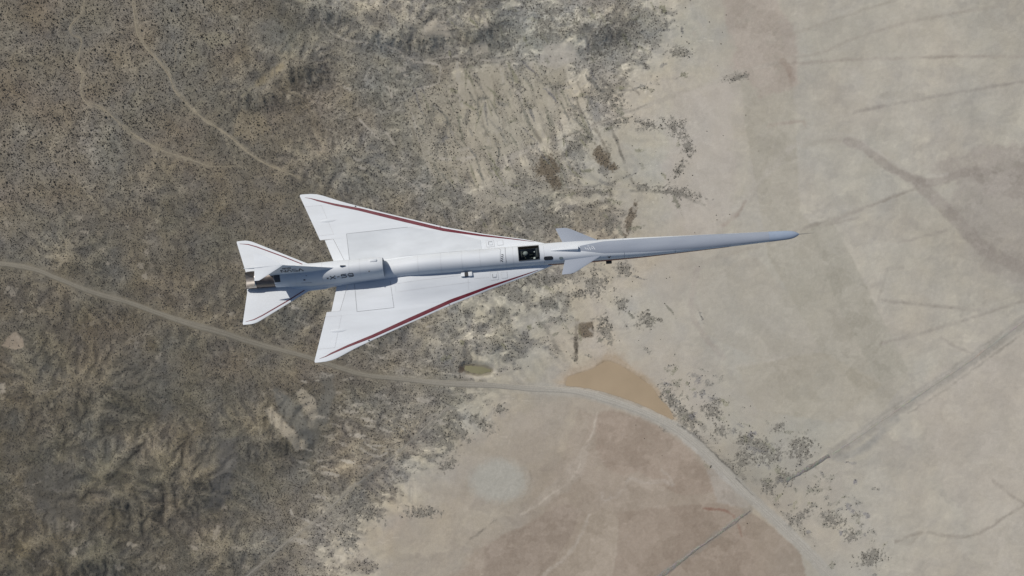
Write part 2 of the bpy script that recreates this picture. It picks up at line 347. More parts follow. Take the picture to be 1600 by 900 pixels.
def area(pts, c, strength=1.0, soft=3.0, wob=1, brk=0.0, seed=70, keep=1.0, vegadd=0.0):
    A, B = ((U, V), (US, VS), (UW, VW))[wob]
    sd = poly_sd(pts, A, B, soft + 12) + nz(22, seed) * soft * 1.1 + nz(7, seed + 1) * soft * .6
    m = sstep(-soft, soft, sd) * strength
    if brk: m = m * np.clip(1 - brk + 2 * brk * (0.5 + 0.9 * nz(22, seed + 2) + .6 * nz(7, seed + 3)), 0, 1)
    put(m, c, keep)
    if vegadd: addcov(m / max(strength, .01), vegadd)
def blob(x, y, rx, ry, c, strength=0.8, ang=0, vegadd=0.0, keep=1.0, seed=80, ragged=0.5):
    global cov
    R = 1.9 * max(rx, ry) + 8; i0, i1 = np.searchsorted(U[0], (x - R, x + R)); j0, j1 = np.searchsorted(-V[:, 0], (-(y + R), -(y - R)))
    if i1 <= i0 or j1 <= j0: return
    s_ = (slice(j0, j1), slice(i0, i1)); a = math.radians(ang); dx, dy = US[s_] - x, VS[s_] - y
    p = (dx * math.cos(a) + dy * math.sin(a)) / rx; q = (-dx * math.sin(a) + dy * math.cos(a)) / ry
    k = int(np.argmin([abs(max(6, min(rx, ry)) - q_) for q_ in (4, 7, 12, 22, 40)])); o1, o2 = (seed * 37) % 200, (seed * 91) % 300
    def nb(k, a_, b_): return np.take(np.take(NB[k], (np.arange(j0, j1) + a_) % NB[k].shape[0], 0), (np.arange(i0, i1) + b_) % NB[k].shape[1], 1)
    r = np.sqrt(p * p + q * q) + ragged * (.8 * nb(k, o1, o2) + .9 * nb(0, o2, o1) + .5 * nb(1, o1 + 50, o2 + 9))
    m = sstep(1.12, 0.62, r); ms_ = m * strength
    tex = NB[0][s_] * 9 + NB[2][s_] * 6
    col[s_] += ms_[..., None] * (np.array(c, np.float32) + tex[..., None] - col[s_]); cov[s_] *= (1 - ms_ * keep)
    if vegadd: cov[s_] = np.maximum(cov[s_], m * vegadd)

SAND = (158, 153, 141); PALE = (163, 158, 147); TRK = (141, 134, 117)
# wide soil zones of the lake bed
area([(1140,-40),(1200,-40),(1240,140),(1250,330),(1330,430),(1420,590),(1380,640),(1290,560),(1200,400),(1165,200)], (158,154,141), .65, 2.2, 1, .2, 71)
area([(1090,430),(1180,400),(1240,470),(1290,560),(1260,600),(1180,560),(1100,520)], (162,157,145), .5, 2.5, 1, .25, 72)
area([(1150,570),(1280,548),(1380,600),(1300,660),(1180,640)], (159,154,140), .6, 2.5, 1, .2, 73)
area([(1500,285),(1600,255),(1660,300),(1660,460),(1600,450),(1540,420),(1500,360),(1480,320)], (150,145,137), .7, 9, 2, .4, 74)
area([(1455,262),(1500,240),(1540,228),(1610,222),(1700,220),(1700,320),(1600,305),(1550,305),(1500,285)], (149,143,135), .7, 8, 2, .4, 174)
area([(1250,40),(1420,10),(1500,40),(1420,90),(1280,110)], (164,160,148), .4, 10, 2, .3, 75)
area([(1050,150),(1140,120),(1150,330),(1090,400),(1040,300)], (171,165,156), .55, 8, 2, .2, 76)
area([(1125,-40),(1200,-40),(1240,60),(1245,130),(1190,150),(1150,110)], (161,151,141), .6, 5, 2, .3, 176)
area([(1262,350),(1300,345),(1350,440),(1420,580),(1375,600),(1310,480)], (154,151,139), .65, 2, 1, .15, 177)
area([(1420,610),(1600,520),(1700,480),(1700,940),(1560,905),(1480,760)], (170,164,153), .45, 8, 2, .2, 178)
# clay pan, lower middle
area([(700,905),(760,850),(850,800),(880,742),(905,700),(925,650),(985,640),(1050,670),(1110,720),(1160,780),(1180,905)], (149,138,125), .75, 7, 2, .3, 77)
area([(930,648),(955,640),(990,652),(1022,664),(1060,690),(1085,712),(1112,745),(1120,768),(1070,775),(1030,760),(1000,735),(975,742),(950,735),(932,705)], (147,134,121), .65, 3, 1, .35, 78)
area([(905,640),(930,650),(930,700),(915,735),(885,760),(850,760),(880,710)], (152,142,129), .6, 2, 1, .3, 278)
area([(960,760),(985,745),(1035,752),(1050,775),(1040,792),(985,795),(962,790)], (157,147,134), .6, 2.5, 1, .3, 279)
area([(1105,735),(1130,735),(1165,775),(1172,795),(1120,785)], (160,155,146), .7, 3, 1, .3, 280)
area([(1050,792),(1120,786),(1172,800),(1215,830),(1250,862),(1262,910),(1030,910),(1060,850)], (141,129,116), .7, 2.2, 1, .12, 79)
area([(966,802),(1010,795),(1060,790),(1100,800),(1080,905),(955,905),(964,860)], (144,132,119), .65, 2.2, 1, .12, 80)
area([(754,905),(758,855),(785,836),(830,816),(868,792),(890,788),(906,800),(896,830),(872,868),(846,905)], (141,130,118), .7, 2.2, 1, .12, 81)
area([(918,803),(940,796),(957,797),(967,815),(963,860),(957,905),(852,905),(880,880),(898,850),(908,822)], (156,146,132), .85, 1.6, 1, .12, 82)
area([(880,742),(905,705),(925,690),(910,740),(890,765),(850,790),(820,800),(845,770)], (158,150,138), .6, 3, 1, .3, 83)
area([(640,760),(700,700),(800,650),(900,625),(880,680),(840,720),(740,740),(700,790)], (157,150,139), .45, 8, 2, .3, 84)
blob(780, 751, 50, 38, (160,159,150), .9, 0, 0, seed=85, ragged=.12)
line([(828,735),(830,755),(820,775),(812,800)], 3, (132,124,112), .5, 1.5, seed=86)
line([(932,645),(925,680),(908,705),(905,730),(885,755),(862,772),(838,790),(812,805)], 3, (168,160,147), .8, 1.5, brk=.15, seed=87)
line([(920,805),(908,835),(893,860),(870,882),(840,905)], 5, (166,158,146), .8, 2, brk=.1, seed=88)
line([(940,770),(942,780),(958,778),(975,762),(985,748),(1010,755),(1035,750),(1050,758)], 5, (162,154,143), .75, 2.5, brk=.2, seed=89)
line([(1035,735),(1045,745),(1052,757)], 5, (170,163,152), .6, 2, seed=90)
line([(1100,795),(1125,796),(1142,803),(1153,818),(1158,838)], 3.5, (124,99,86), .8, 1.5, brk=.1, seed=91)
line([(735,842),(750,832),(775,812)], 3.5, (105,100,92), .65, 1.2, brk=.5, seed=92, vegadd=.3)
area([(728,850),(745,858),(768,850),(790,825),(776,812),(752,832)], (150,142,129), .5, 2, 1)
# stock pond shore, wet mud
area([(868,604),(882,588),(895,580),(925,570),(946,555),(965,556),(985,572),(1008,590),(1026,606),(1038,630),(1056,656),(1000,640),(930,612)], (160,145,124), .95, 4, 1, .2, 93)
area([(860,607),(876,585),(890,572),(930,560),(948,548),(972,552),(1000,575),(1020,596),(1045,630),(1062,660),(1000,645)], (164,152,134), .5, 7, 1, .5, 193)
line(POND + [POND[0]], 3.5, (140, 125, 104), .55, 2, seed=194, brk=.5)
line([(u - (u - 965) * -.06, v + (v - 610) * .12) for u, v in POND[:7]], 3, (172, 162, 146), .5, 2, seed=195, brk=.4)
# scrub: bare ground, washes, slopes
area([(628,155),(655,145),(690,128),(780,108),(880,100),(892,150),(870,205),(800,238),(740,262),(700,292),(676,275),(655,240),(640,195)], (152,147,132), .7, 5, 2, .45, 94, keep=.25)
area([(735,300),(800,262),(860,245),(880,290),(800,330),(750,335)], (154,149,136), .6, 6, 2, .4, 95, keep=.2)
area([(850,70),(890,65),(905,92),(870,108),(840,100)], (165,161,151), .8, 5, 1, .1, 96)
area([(655,62),(668,38),(690,28),(705,60),(680,58)], (152,146,134), .75, 3, 1, .2, 97)
area([(735,72),(760,65),(765,82),(740,88)], (154,149,137), .8, 3, 1, .2, 98)
area([(414,640),(425,634),(440,650),(455,665),(470,680),(484,690),(478,702),(463,704),(455,690),(440,672),(425,660)], (152,145,130), .8, 2, 1, .3, 99, keep=.8)
area([(462,612),(474,605),(492,622),(500,650),(488,658),(475,640)], (152,145,130), .75, 2, 1, .3, 100, keep=.8)
area([(5,540),(14,526),(27,518),(37,529),(40,541),(24,547)], (140,130,116), .9, 1.5, 1)
area([(-2,598),(10,598),(12,612),(0,616)], (148,142,130), .9, 2, 1)
area([(365,185),(378,175),(410,180),(420,200),(390,215),(368,205)], (134,125,106), .7, 6, 2, .3, 101, keep=.5)
area([(318,62),(345,48),(368,52),(362,72),(330,80)], (132,127,108), .6, 6, 2, .3, 102, keep=.5)
line([(407,132),(418,122),(432,112),(440,106)], 12, (134,125,103), .7, 4, seed=103)
line([(380,152),(398,138),(410,128)], 4, (132,126,108), .6, 2, seed=104)
for i, q in enumerate([[(500,18),(512,45),(540,62),(580,70)], [(560,185),(572,198),(585,210),(594,220)], [(604,208),(612,220),(616,226)], [(600,130),(610,140),(613,152)],
          [(640,102),(655,98),(685,102),(687,118),(684,130),(660,138),(640,145)], [(600,72),(620,80),(640,92),(655,97),(690,90),(725,88),(760,95),(800,92)],
          [(660,232),(690,248),(740,246)], [(618,272),(640,285),(655,298)], [(632,150),(643,175),(652,210),(663,245),(680,282)],
          [(455,797),(462,808),(480,812),(500,822),(522,832),(535,845),(540,858),(552,866)], [(566,700),(575,706),(590,712),(605,708)], [(585,640),(605,652),(625,665),(640,675),(644,683)],
          [(700,582),(740,590),(765,590),(790,578),(800,565)], [(570,690),(580,697),(590,703)]]):
    line(q, 3.2, PALE, .75, 1.5, brk=.35, seed=110 + i)
for i, (x, y, rx, ry) in enumerate([(543,139,6,4),(626,108,8,5),(634,118,5,3),(560,250,9,3),(565,262,8,3),(615,262,6,4),(665,290,9,4),(615,630,14,4),(575,655,14,3),(605,672,12,3),(560,680,15,3.5),(545,720,13,3),(520,740,15,3),(500,775,14,3),(425,850,14,4),(470,845,18,5),(640,650,10,4),(690,660,9,4),(600,620,12,3.5),(660,625,13,4),
          (210,850,9,4),(190,885,10,4),(120,860,5,8),(117,822,3,6),(340,830,5,12),(305,855,9,4),(90,765,8,3),(75,745,3,3),(255,885,6,5),(350,790,5,5),(375,855,12,3),(385,885,10,3),(228,432,5,6),(222,415,6,5),(230,395,4,7),(182,605,4,3),(170,412,3,3),(126,342,5,5),(135,363,9,3),(200,355,4,3),(35,486,3,3),(20,455,12,7),(248,560,4,9),(360,490,6,4),(460,480,8,3),(545,330,9,4),(590,345,8,3)]):
    blob(x, y, rx, ry, PALE if x > 450 else (142,136,124), .7, 12, seed=130 + i, ragged=.9)
# darker, thicker scrub and burnt ground
DARKB = (100, 92, 79); GREYV = (108, 106, 99)
for i, a_ in enumerate([(855,262,24,20,10,DARKB),(866,285,12,12,0,DARKB),(940,245,20,11,58,DARKB),(957,262,8,7,0,DARKB),(985,342,29,7,108,(108,100,88)),
          (815,285,16,14,0,GREYV),(950,150,24,17,40,GREYV),(955,55,32,18,-10,GREYV),(975,45,24,14,0,GREYV),(905,45,20,12,0,GREYV),(850,42,16,20,0,GREYV),(690,30,10,8,0,GREYV),(900,225,24,12,-40,GREYV),(930,75,14,4,40,GREYV),
          (860,20,18,6,0,GREYV),(1060,82,18,9,0,GREYV),(960,28,16,10,0,GREYV),(770,45,26,12,20,GREYV),(810,140,8,13,0,GREYV),(870,137,14,7,0,GREYV),(690,215,8,30,20,GREYV),(672,185,7,24,20,GREYV),(730,180,5,18,15,GREYV),
          (905,460,14,7,0,GREYV),(930,440,20,18,0,GREYV),(860,440,34,8,-5,GREYV),(945,515,10,24,-20,GREYV),(975,420,14,10,0,GREYV),(855,475,10,12,0,GREYV),(970,475,10,10,0,GREYV),(810,345,22,14,0,GREYV),(950,350,16,12,0,GREYV),(870,345,26,14,0,GREYV),
          (1010,500,18,10,0,GREYV),(1040,665,9,8,0,GREYV),(1045,620,9,16,-35,GREYV),(1070,650,11,32,-38,GREYV),(1112,640,13,14,30,GREYV),(1125,672,12,9,0,GREYV),(1165,688,16,12,20,GREYV),(1195,705,22,18,30,GREYV),(1160,720,14,12,0,GREYV),(1215,668,10,6,-35,GREYV),(1250,700,20,16,0,GREYV),(1225,745,14,10,0,GREYV),(1200,760,9,14,-40,GREYV),
          (1250,808,22,6,-38,GREYV),(1228,825,12,6,30,GREYV),(1300,812,18,9,20,GREYV),(1330,838,10,7,-30,GREYV),(1360,872,20,12,-20,GREYV),(620,640,34,26,10,GREYV),(690,690,22,12,30,GREYV),(720,675,18,9,40,GREYV),(750,660,22,9,35,GREYV),(570,800,26,10,30,GREYV),(700,725,14,8,-30,GREYV),(780,640,10,8,0,GREYV),
          (545,845,20,12,60,GREYV),(660,800,24,8,0,GREYV),(1060,300,34,7,12,GREYV),(1005,293,16,4,10,GREYV),(1150,120,22,7,-8,(125,122,114)),(1010,195,16,7,20,GREYV),(1055,200,18,12,40,GREYV),(1075,230,8,14,-20,GREYV),(1060,265,20,6,-55,GREYV),(960,190,22,8,-10,GREYV)]):
    x, y, rx, ry, an, cc = a_
    blob(x, y, rx, ry, cc, .62 if cc is GREYV else .88, an, .8, keep=0, seed=200 + i, ragged=1.5 if cc is GREYV else .7)
for i, (q, wd, cc, st) in enumerate([([(901,500),(900,530),(899,562)], 5.5, (96,91,82), .95), ([(812,462),(835,492),(852,512),(868,540),(882,562)], 6, (122,119,110), .6), ([(938,122),(955,140),(975,156)], 4, (98,96,90), .8),
          ([(888,130),(898,150),(912,185)], 2.5, (112,108,98), .7), ([(902,128),(915,160),(928,192)], 2.5, (112,108,98), .7), ([(925,195),(935,210),(946,230),(955,250)], 4, (104,100,90), .75), ([(952,195),(965,225),(978,262),(990,290)], 4, (108,105,97), .75),
          ([(930,198),(940,220),(944,240)], 1.6, PALE, .7), ([(960,200),(972,230),(984,270)], 1.6, PALE, .6), ([(880,292),(930,295),(985,296)], 3, (172,168,158), .7), ([(985,297),(1030,300),(1060,305),(1100,320)], 3.5, (106,104,97), .6),
          ([(790,248),(850,225),(880,218),(920,200),(960,184),(1010,165),(1050,150),(1100,133),(1160,112),(1220,97)], 7, (164,159,148), .6), ([(860,225),(900,207),(930,194),(1010,164)], 1.5, (112,108,98), .6), ([(855,168),(890,178),(925,187)], 2, (112,108,98), .65),
          ([(735,125),(745,150),(752,180),(760,210)], 2.5, (118,113,102), .6), ([(700,160),(712,190),(730,230)], 2.5, (118,113,102), .6), ([(770,120),(775,150),(790,200)], 2.5, (120,115,104), .5), ([(845,180),(852,205),(856,215)], 5, (112,109,100), .7), ([(835,205),(845,222)], 6, (116,112,103), .6),
          ([(644,200),(652,225),(660,240)], 3, (92,89,80), .7), ([(545,520),(580,508),(610,500)], 5, (100,96,86), .35), ([(960,118),(985,135),(998,148)], 3, (118,113,104), .6), ([(965,140),(985,142)], 3, (118,115,108), .6)]):
    line(q, wd, cc, st, 1.6, brk=.35, seed=300 + i, vegadd=.35 if cc[0] < 115 else 0)
area([(904,504),(926,503),(928,514),(926,526),(912,528),(904,522)], (103,94,81), .85, 1.5, 1, .1, 329, vegadd=.5)
# smooth grey silt of the drainage floors
area([(500,590),(520,590),(515,640),(500,690),(478,730),(462,735),(480,690),(496,640)], (101,100,94), .75, 5, 2, .3, 330, keep=.8)
area([(425,612),(445,608),(470,640),(492,672),(486,692),(462,668),(440,645)], (97,97,92), .8, 4, 2, .2, 331, keep=.8)
area([(345,690),(368,684),(372,740),(362,780),(340,800),(322,790),(340,750)], (90,89,86), .8, 6, 2, .2, 332, keep=.7)
area([(40,735),(120,710),(125,760),(130,830),(80,830),(50,770)], (82,81,78), .6, 9, 2, .3, 333, keep=.5)
area([(180,540),(260,560),(250,620),(180,610)], (88,87,82), .5, 12, 2, .3, 334, keep=.4)
rs = random.Random(21)
for i in range(330):      # wind-streaked tufts and small scrapes over the old fields
    x, y = rs.uniform(690, 1110), rs.uniform(10, 600)
    if y > 590 - (x - 690) * .1 or (x > 1000 and 330 < y < 480): continue
    f = max(0, 1 - max(0, x - 930) / 190)
    if rs.random() > f + .1: continue
    if rs.random() < .68: blob(x, y, rs.uniform(3, 13), rs.uniform(1.2, 4), (rs.uniform(100, 120),) * 2 + (rs.uniform(93, 104),), rs.uniform(.3, .65), rs.choice((65, 70, 60, -25, 20, 0)) + rs.uniform(-12, 12), .5, 0, 700 + i, 1.3)
    else: blob(x, y, rs.uniform(4, 16), rs.uniform(1.5, 4), PALE, rs.uniform(.3, .7), rs.choice((65, 70, -25)) + rs.uniform(-12, 12), 0, .8, 700 + i, 1.0)
for i in range(150):      # pale spoil streaks in the lower scrub
    x, y = rs.uniform(470, 760), rs.uniform(470, 870)
    if y > 1180 - x * .78 and y > 620: continue
    blob(x, y, rs.uniform(4, 14), rs.uniform(1.2, 3.2), (156, 151, 140), rs.uniform(.35, .75), rs.uniform(-12, 28), 0, .9, 1100 + i, 1.1)
for i in range(120):
    t = rs.random(); x = 1010 + 330 * t + rs.gauss(25, 28); y = 585 + 260 * t - rs.gauss(8, 26)
    blob(x, y, rs.uniform(2, 9), rs.uniform(1.2, 5), (rs.uniform(108, 128),) * 2 + (rs.uniform(102, 118),), rs.uniform(.25, .6), rs.uniform(-60, 60), .5, 0, 1300 + i, 1.5)
for i in range(110):      # silt and pale crust on the slopes, left
    x, y = rs.uniform(0, 480), rs.uniform(300, 880)
    blob(x, y, rs.uniform(4, 16), rs.uniform(1.5, 5), rs.choice(((134, 128, 115), (128, 121, 108), (84, 82, 76), (140, 134, 122))), rs.uniform(.2, .5), rs.uniform(-30, 40), 0, .5, 1500 + i, 1.3)
for i in range(100):      # plough-like dark scratches of the old field, all running one way
    x, y = rs.uniform(650, 930), rs.uniform(105, 290)
    if y > 330 - (x - 650) * .18: continue
    blob(x, y, rs.uniform(7, 24), rs.uniform(1.0, 2.6), (rs.uniform(100, 118),) * 2 + (rs.uniform(92, 104),), rs.uniform(.3, .7), rs.gauss(64, 16), .45, 0, 1700 + i, .9)
line([(1030,628),(1050,650),(1075,672),(1105,697),(1135,722),(1160,748)], 13, GREYV, .5, 3, brk=.8, seed=1900, vegadd=.8)
line([(1180,750),(1215,790),(1245,820),(1275,850)], 9, GREYV, .4, 3, brk=.9, seed=1901, vegadd=.7)
line([(1060,640),(1090,660),(1120,690)], 7, GREYV, .4, 3, brk=.9, seed=1902, vegadd=.7)
# faint tracks and dry channels on the lake bed
FL = (146, 141, 132)
for i, (q, wd, cc, st) in enumerate([([(1150,338),(1180,292),(1210,262),(1245,226),(1290,213),(1330,219)], 5, (168,164,154), .5), ([(1325,221),(1345,228),(1365,243),(1400,267),(1440,284),(1470,283),(1500,271),(1545,268)], 8, (147,141,133), .7), ([(1300,208),(1330,212),(1370,236),(1410,262),(1440,276),(1480,272)], 3, (170,166,157), .5),
          ([(1436,288),(1470,320),(1500,350),(1540,390),(1600,420)], 12, (146,140,132), .65), ([(1340,340),(1290,352),(1330,334),(1400,306),(1436,294)], 2.5, FL, .6), ([(1225,366),(1290,346),(1335,330),(1400,305)], 3.5, FL, .6), ([(1405,379),(1480,360)], 2.5, FL, .6), ([(1378,536),(1450,518),(1530,493),(1600,470),(1700,445)], 3.5, FL, .65), ([(1380,470),(1440,476),(1500,482),(1530,485)], 3.5, FL, .6),
          ([(1335,176),(1380,166),(1440,155),(1480,147),(1510,142),(1600,127),(1700,110)], 3.2, (138,133,126), .6), ([(1200,100),(1260,98),(1330,93),(1400,91),(1500,88),(1600,88),(1700,86)], 3, (146,139,130), .55), ([(1200,66),(1270,42),(1330,22),(1400,0)], 3, (150,145,134), .5), ([(1230,90),(1280,84),(1330,62),(1400,40),(1470,25),(1560,10)], 3, (149,143,133), .45),
          ([(1222,96),(1232,108),(1240,130)], 8, (146,134,123), .65), ([(1200,196),(1250,190),(1258,198)], 2.5, (150,140,130), .5), ([(1085,580),(1150,572),(1280,548)], 4, (168,164,154), .5), ([(1470,528),(1500,545),(1520,552)], 2.5, FL, .4),
          ([(1400,846),(1440,832),(1470,836),(1508,839),(1545,825),(1562,812),(1600,790),(1650,760)], 3, (138,132,122), .6), ([(1550,750),(1575,770),(1600,787)], 3, (142,136,126), .6), ([(1400,846),(1420,850),(1440,832)], 2.5, (146,140,128), .5), ([(1090,420),(1080,470),(1090,510),(1130,560)], 7, (153,145,137), .4), ([(1150,335),(1140,345),(1130,352)], 5, (146,134,124), .5), ([(1165,315),(1150,338)], 3, (140,130,120), .5),
          ([(1380,150),(1400,148),(1440,150)], 9, (152,148,138), .5), ([(1440,235),(1470,210)], 3, (168,164,155), .4), ([(1370,480),(1380,440),(1386,418)], 3, (150,146,136), .4), ([(1386,420),(1410,418)], 6, (148,144,135), .4), ([(1060,420),(1130,400),(1200,380),(1240,368)], 4, (152,146,135), .45), ([(1540,275),(1560,262),(1600,250)], 14, (148,143,134), .5)]):
    line(q, wd * (1.7 if i in (1, 3) else 1.2), cc, min(1, st + .08), 2.8, brk=.2, seed=340 + i, solid=(i in (1, 3)))
line([(1255,230),(1280,222),(1305,219),(1330,222),(1350,232)], 7, (150,145,136), .5, 4, seed=1950, brk=.4)
line([(1262,214),(1220,240),(1195,270),(1165,305),(1140,335)], 7, (171,167,157), .5, 3, seed=1951, brk=.3)
# road verges, banks
vm = sstep(12, 6, seg_dist(ROAD, US, VS, 20)); vr = sstep(700, 950, U)
put(vm * 0.45 * (1 - vr) * (.5 + nz(22, 5)), (116, 111, 98), .7); put(vm * 0.75 * vr, (161, 159, 151), 1)
line([(1058,664),(1080,677),(1102,695),(1130,722),(1150,741)], 2.2, (92,90,85), .8, 1, brk=.25, seed=380, vegadd=.25)
line([(1150,748),(1162,760),(1178,778)], 2.0, (92,90,85), .8, 1, brk=.25, seed=381)
line([(1070,690),(1100,716),(1135,752)], 6, (166,164,157), .5, 2, seed=382)
line(TRACK_A[::6], 4.5, TRK, .55, 2, brk=.4, seed=383); line(TRACK_B[::6], 4.5, TRK, .55, 2, brk=.4, seed=384); line([(u + 5 + 2 * math.sin(u / 9), v + 2 - 3 * math.sin(v / 17)) for u, v in TRACK_B[::6]], 2.2, TRK, .7, 1, brk=.5, seed=386); line([(u + 3 * math.sin(v / 11), v + 4 + 2 * math.sin(u / 7)) for u, v in TRACK_A[54::6]], 2.2, TRK, .7, 1, brk=.5, seed=387); line(TRACK_C[::6], 6, (140,136,126), .55, 2, brk=.3, seed=385)
for i, q in enumerate([[(185,190),(200,208),(222,220)], [(345,203),(353,217),(362,238),(370,255),(378,264)], [(300,260),(345,260),(395,263)], [(272,118),(275,95),(277,70)], [(268,120),(262,104),(250,88),(235,70)], [(240,230),(270,236),(300,250)], [(80,245),(100,265),(115,276),(127,292),(140,306),(152,322),(163,336)],
          [(195,85),(205,100),(215,115)], [(240,50),(232,58)], [(470,278),(475,290)], [(400,276),(440,272),(470,280)]]):
    line(q, 2.6, TRK, .65, 1.3, brk=.3, seed=390 + i)
line(BANK_C, 17, (144,141,133), .75, 4, smooth=False, brk=0, seed=410, solid=True); line([(u, v - 5) for u, v in BANK_C], 3, (163,159,149), .6, 1.5, smooth=False, brk=.1, seed=414, solid=True); line([(1420,645),(1480,607),(1540,563),(1600,520)], 3, (130,126,118), .55, 1.8, brk=.4, seed=411)
line([(1310,715),(1350,700),(1400,655)], 12, (140,139,134), .6, 4, seed=412); line(BANK_A, 10, (138,133,124), .55, 2, smooth=False, seed=413)
put(sstep(-1.5, 2, poly_sd(POOL, US, VS, 8) + 4) * .6, (105, 99, 84), .8)
blob(721, 577, 5, 6, (92, 82, 72), .8, seed=420)

cov = np.clip(cov, 0, 1)
# beyond the framed ground the soil goes on without the drawn detail
outer = np.maximum(sstep(655, 700, np.abs(X)), sstep(375, 420, np.abs(Y)))
gu, gv = np.clip(U, -60, 1660), np.clip(V, -60, 960)
wide = [box_blur(box_blur(col[..., k], 45), 45) for k in range(3)]; covw = box_blur(box_blur(cov, 45), 45)
for k in range(3): col[..., k] += outer * (wide[k] - col[..., k])
cov = cov + outer * (covw * .9 - cov)
nx, ny = len(xs), len(ys)
def make_grid(name):
    me = bpy.data.meshes.new(name); co = np.stack([X, Y, H], -1).reshape(-1, 3).astype(np.float32)
    idx = np.arange(nx * ny, dtype=np.int32).reshape(ny, nx)
    q = np.stack([idx[:-1, :-1], idx[:-1, 1:], idx[1:, 1:], idx[1:, :-1]], -1).reshape(-1, 4)
    me.vertices.add(len(co)); me.vertices.foreach_set("co", co.ravel())
    me.loops.add(q.size); me.loops.foreach_set("vertex_index", q.ravel())
    me.polygons.add(len(q)); me.polygons.foreach_set("loop_start", np.arange(0, q.size, 4, dtype=np.int32))
    me.update(calc_edges=True); me.shade_smooth(); return me
def set_soil(me, rgb, cover, out=None):
    a = me.attributes.new("soil", 'FLOAT_COLOR', 'POINT'); d = np.concatenate([alb(rgb), np.ones((len(rgb), 1))], 1).astype(np.float32); a.data.foreach_set("color", d.ravel())
    b = me.attributes.new("cover", 'FLOAT', 'POINT'); b.data.foreach_set("value", np.asarray(cover, np.float32).ravel())
    c = me.attributes.new("wild", 'FLOAT', 'POINT'); c.data.foreach_set("value", np.asarray(np.zeros(len(rgb)) if out is None else out, np.float32).ravel())
gm = make_grid("desert_ground")
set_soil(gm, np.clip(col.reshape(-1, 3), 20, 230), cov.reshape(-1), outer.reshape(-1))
ground = bpy.data.objects.new("desert_ground", gm); COL.objects.link(ground); tag(ground, kind='structure')

def soil_material():
    m = bpy.data.materials.new("desert_soil"); m.use_nodes = True; n = m.node_tree; b = n.nodes["Principled BSDF"]
    b.inputs["Roughness"].default_value = 0.95; b.inputs["Specular IOR Level"].default_value = 0.15
    at = n.nodes.new("ShaderNodeAttribute"); at.attribute_name = "soil"
    cv = n.nodes.new("ShaderNodeAttribute"); cv.attribute_name = "cover"
    tc = n.nodes.new("ShaderNodeTexCoord")
    def noise(scale, detail, rough=0.6):
        t = n.nodes.new("ShaderNodeTexNoise"); t.inputs["Scale"].default_value = scale; t.inputs["Detail"].default_value = detail; t.inputs["Roughness"].default_value = rough
        n.links.new(tc.outputs["Object"], t.inputs["Vector"]); return t.outputs[0]
    def rng_(src, lo, hi, a, c):
        r = n.nodes.new("ShaderNodeMapRange"); n.links.new(src, r.inputs[0])
        for i, v in zip((1, 2, 3, 4), (lo, hi, a, c)): r.inputs[i].default_value = v
        return r.outputs[0]
    def math_(op, a, c):
        t = n.nodes.new("ShaderNodeMath"); t.operation = op
        for i, v in enumerate((a, c)):
            if isinstance(v, (int, float)): t.inputs[i].default_value = v
            else: n.links.new(v, t.inputs[i])
        return t.outputs[0]
    fine = rng_(noise(0.85, 3, 0.8), 0.36, 0.64, -1, 1)
    med = rng_(noise(0.09, 5, 0.65), 0.3, 0.7, -1, 1)
    amt = rng_(cv.outputs["Fac"], 0, 1, 0.07, 0.42)
    f = math_('ADD', math_('MULTIPLY', fine, amt), math_('MULTIPLY', med, rng_(cv.outputs["Fac"], 0, 1, 0.03, 0.10)))
    wd = n.nodes.new("ShaderNodeAttribute"); wd.attribute_name = "wild"
    far = math_('ADD', rng_(noise(0.012, 8, 0.68), 0.3, 0.7, -.26, .26), rng_(noise(0.0022, 5, 0.6), 0.3, 0.7, -.14, .14))
    far = math_('MULTIPLY', far, math_('ADD', math_('MULTIPLY', cv.outputs["Fac"], 0.8), 0.2))
    f = math_('ADD', f, math_('MULTIPLY', far, wd.outputs["Fac"]))
    f = math_('ADD', f, 1.0)
    v = n.nodes.new("ShaderNodeVectorMath"); v.operation = 'SCALE'; n.links.new(at.outputs["Color"], v.inputs[0]); n.links.new(f, v.inputs["Scale"])
    n.links.new(v.outputs[0], b.inputs["Base Color"])
    bp = n.nodes.new("ShaderNodeBump"); bp.inputs["Strength"].default_value = 0.5; bp.inputs["Distance"].default_value = 0.6
    n.links.new(math_('MULTIPLY', noise(0.5, 4), rng_(cv.outputs["Fac"], 0, 1, 0.12, 1.0)), bp.inputs["Height"]); n.links.new(bp.outputs[0], b.inputs["Normal"])
    return m
SOIL = soil_material(); gm.materials.append(SOIL)

def hgt(x, y):
    """ground height at world x, y (fine area)"""
    i = np.clip((np.asarray(x) + 700) / STEP, 0, len(fx_) - 1.001); j = np.clip((np.asarray(y) + 420) / STEP, 0, len(fy_) - 1.001)
    i0 = i.astype(int); j0 = j.astype(int); a = i - i0; b = j - j0; o = len(skirt); Z = H
    return (Z[j0 + o, i0 + o] * (1 - a) + Z[j0 + o, i0 + o + 1] * a) * (1 - b) + (Z[j0 + o + 1, i0 + o] * (1 - a) + Z[j0 + o + 1, i0 + o + 1] * a) * b

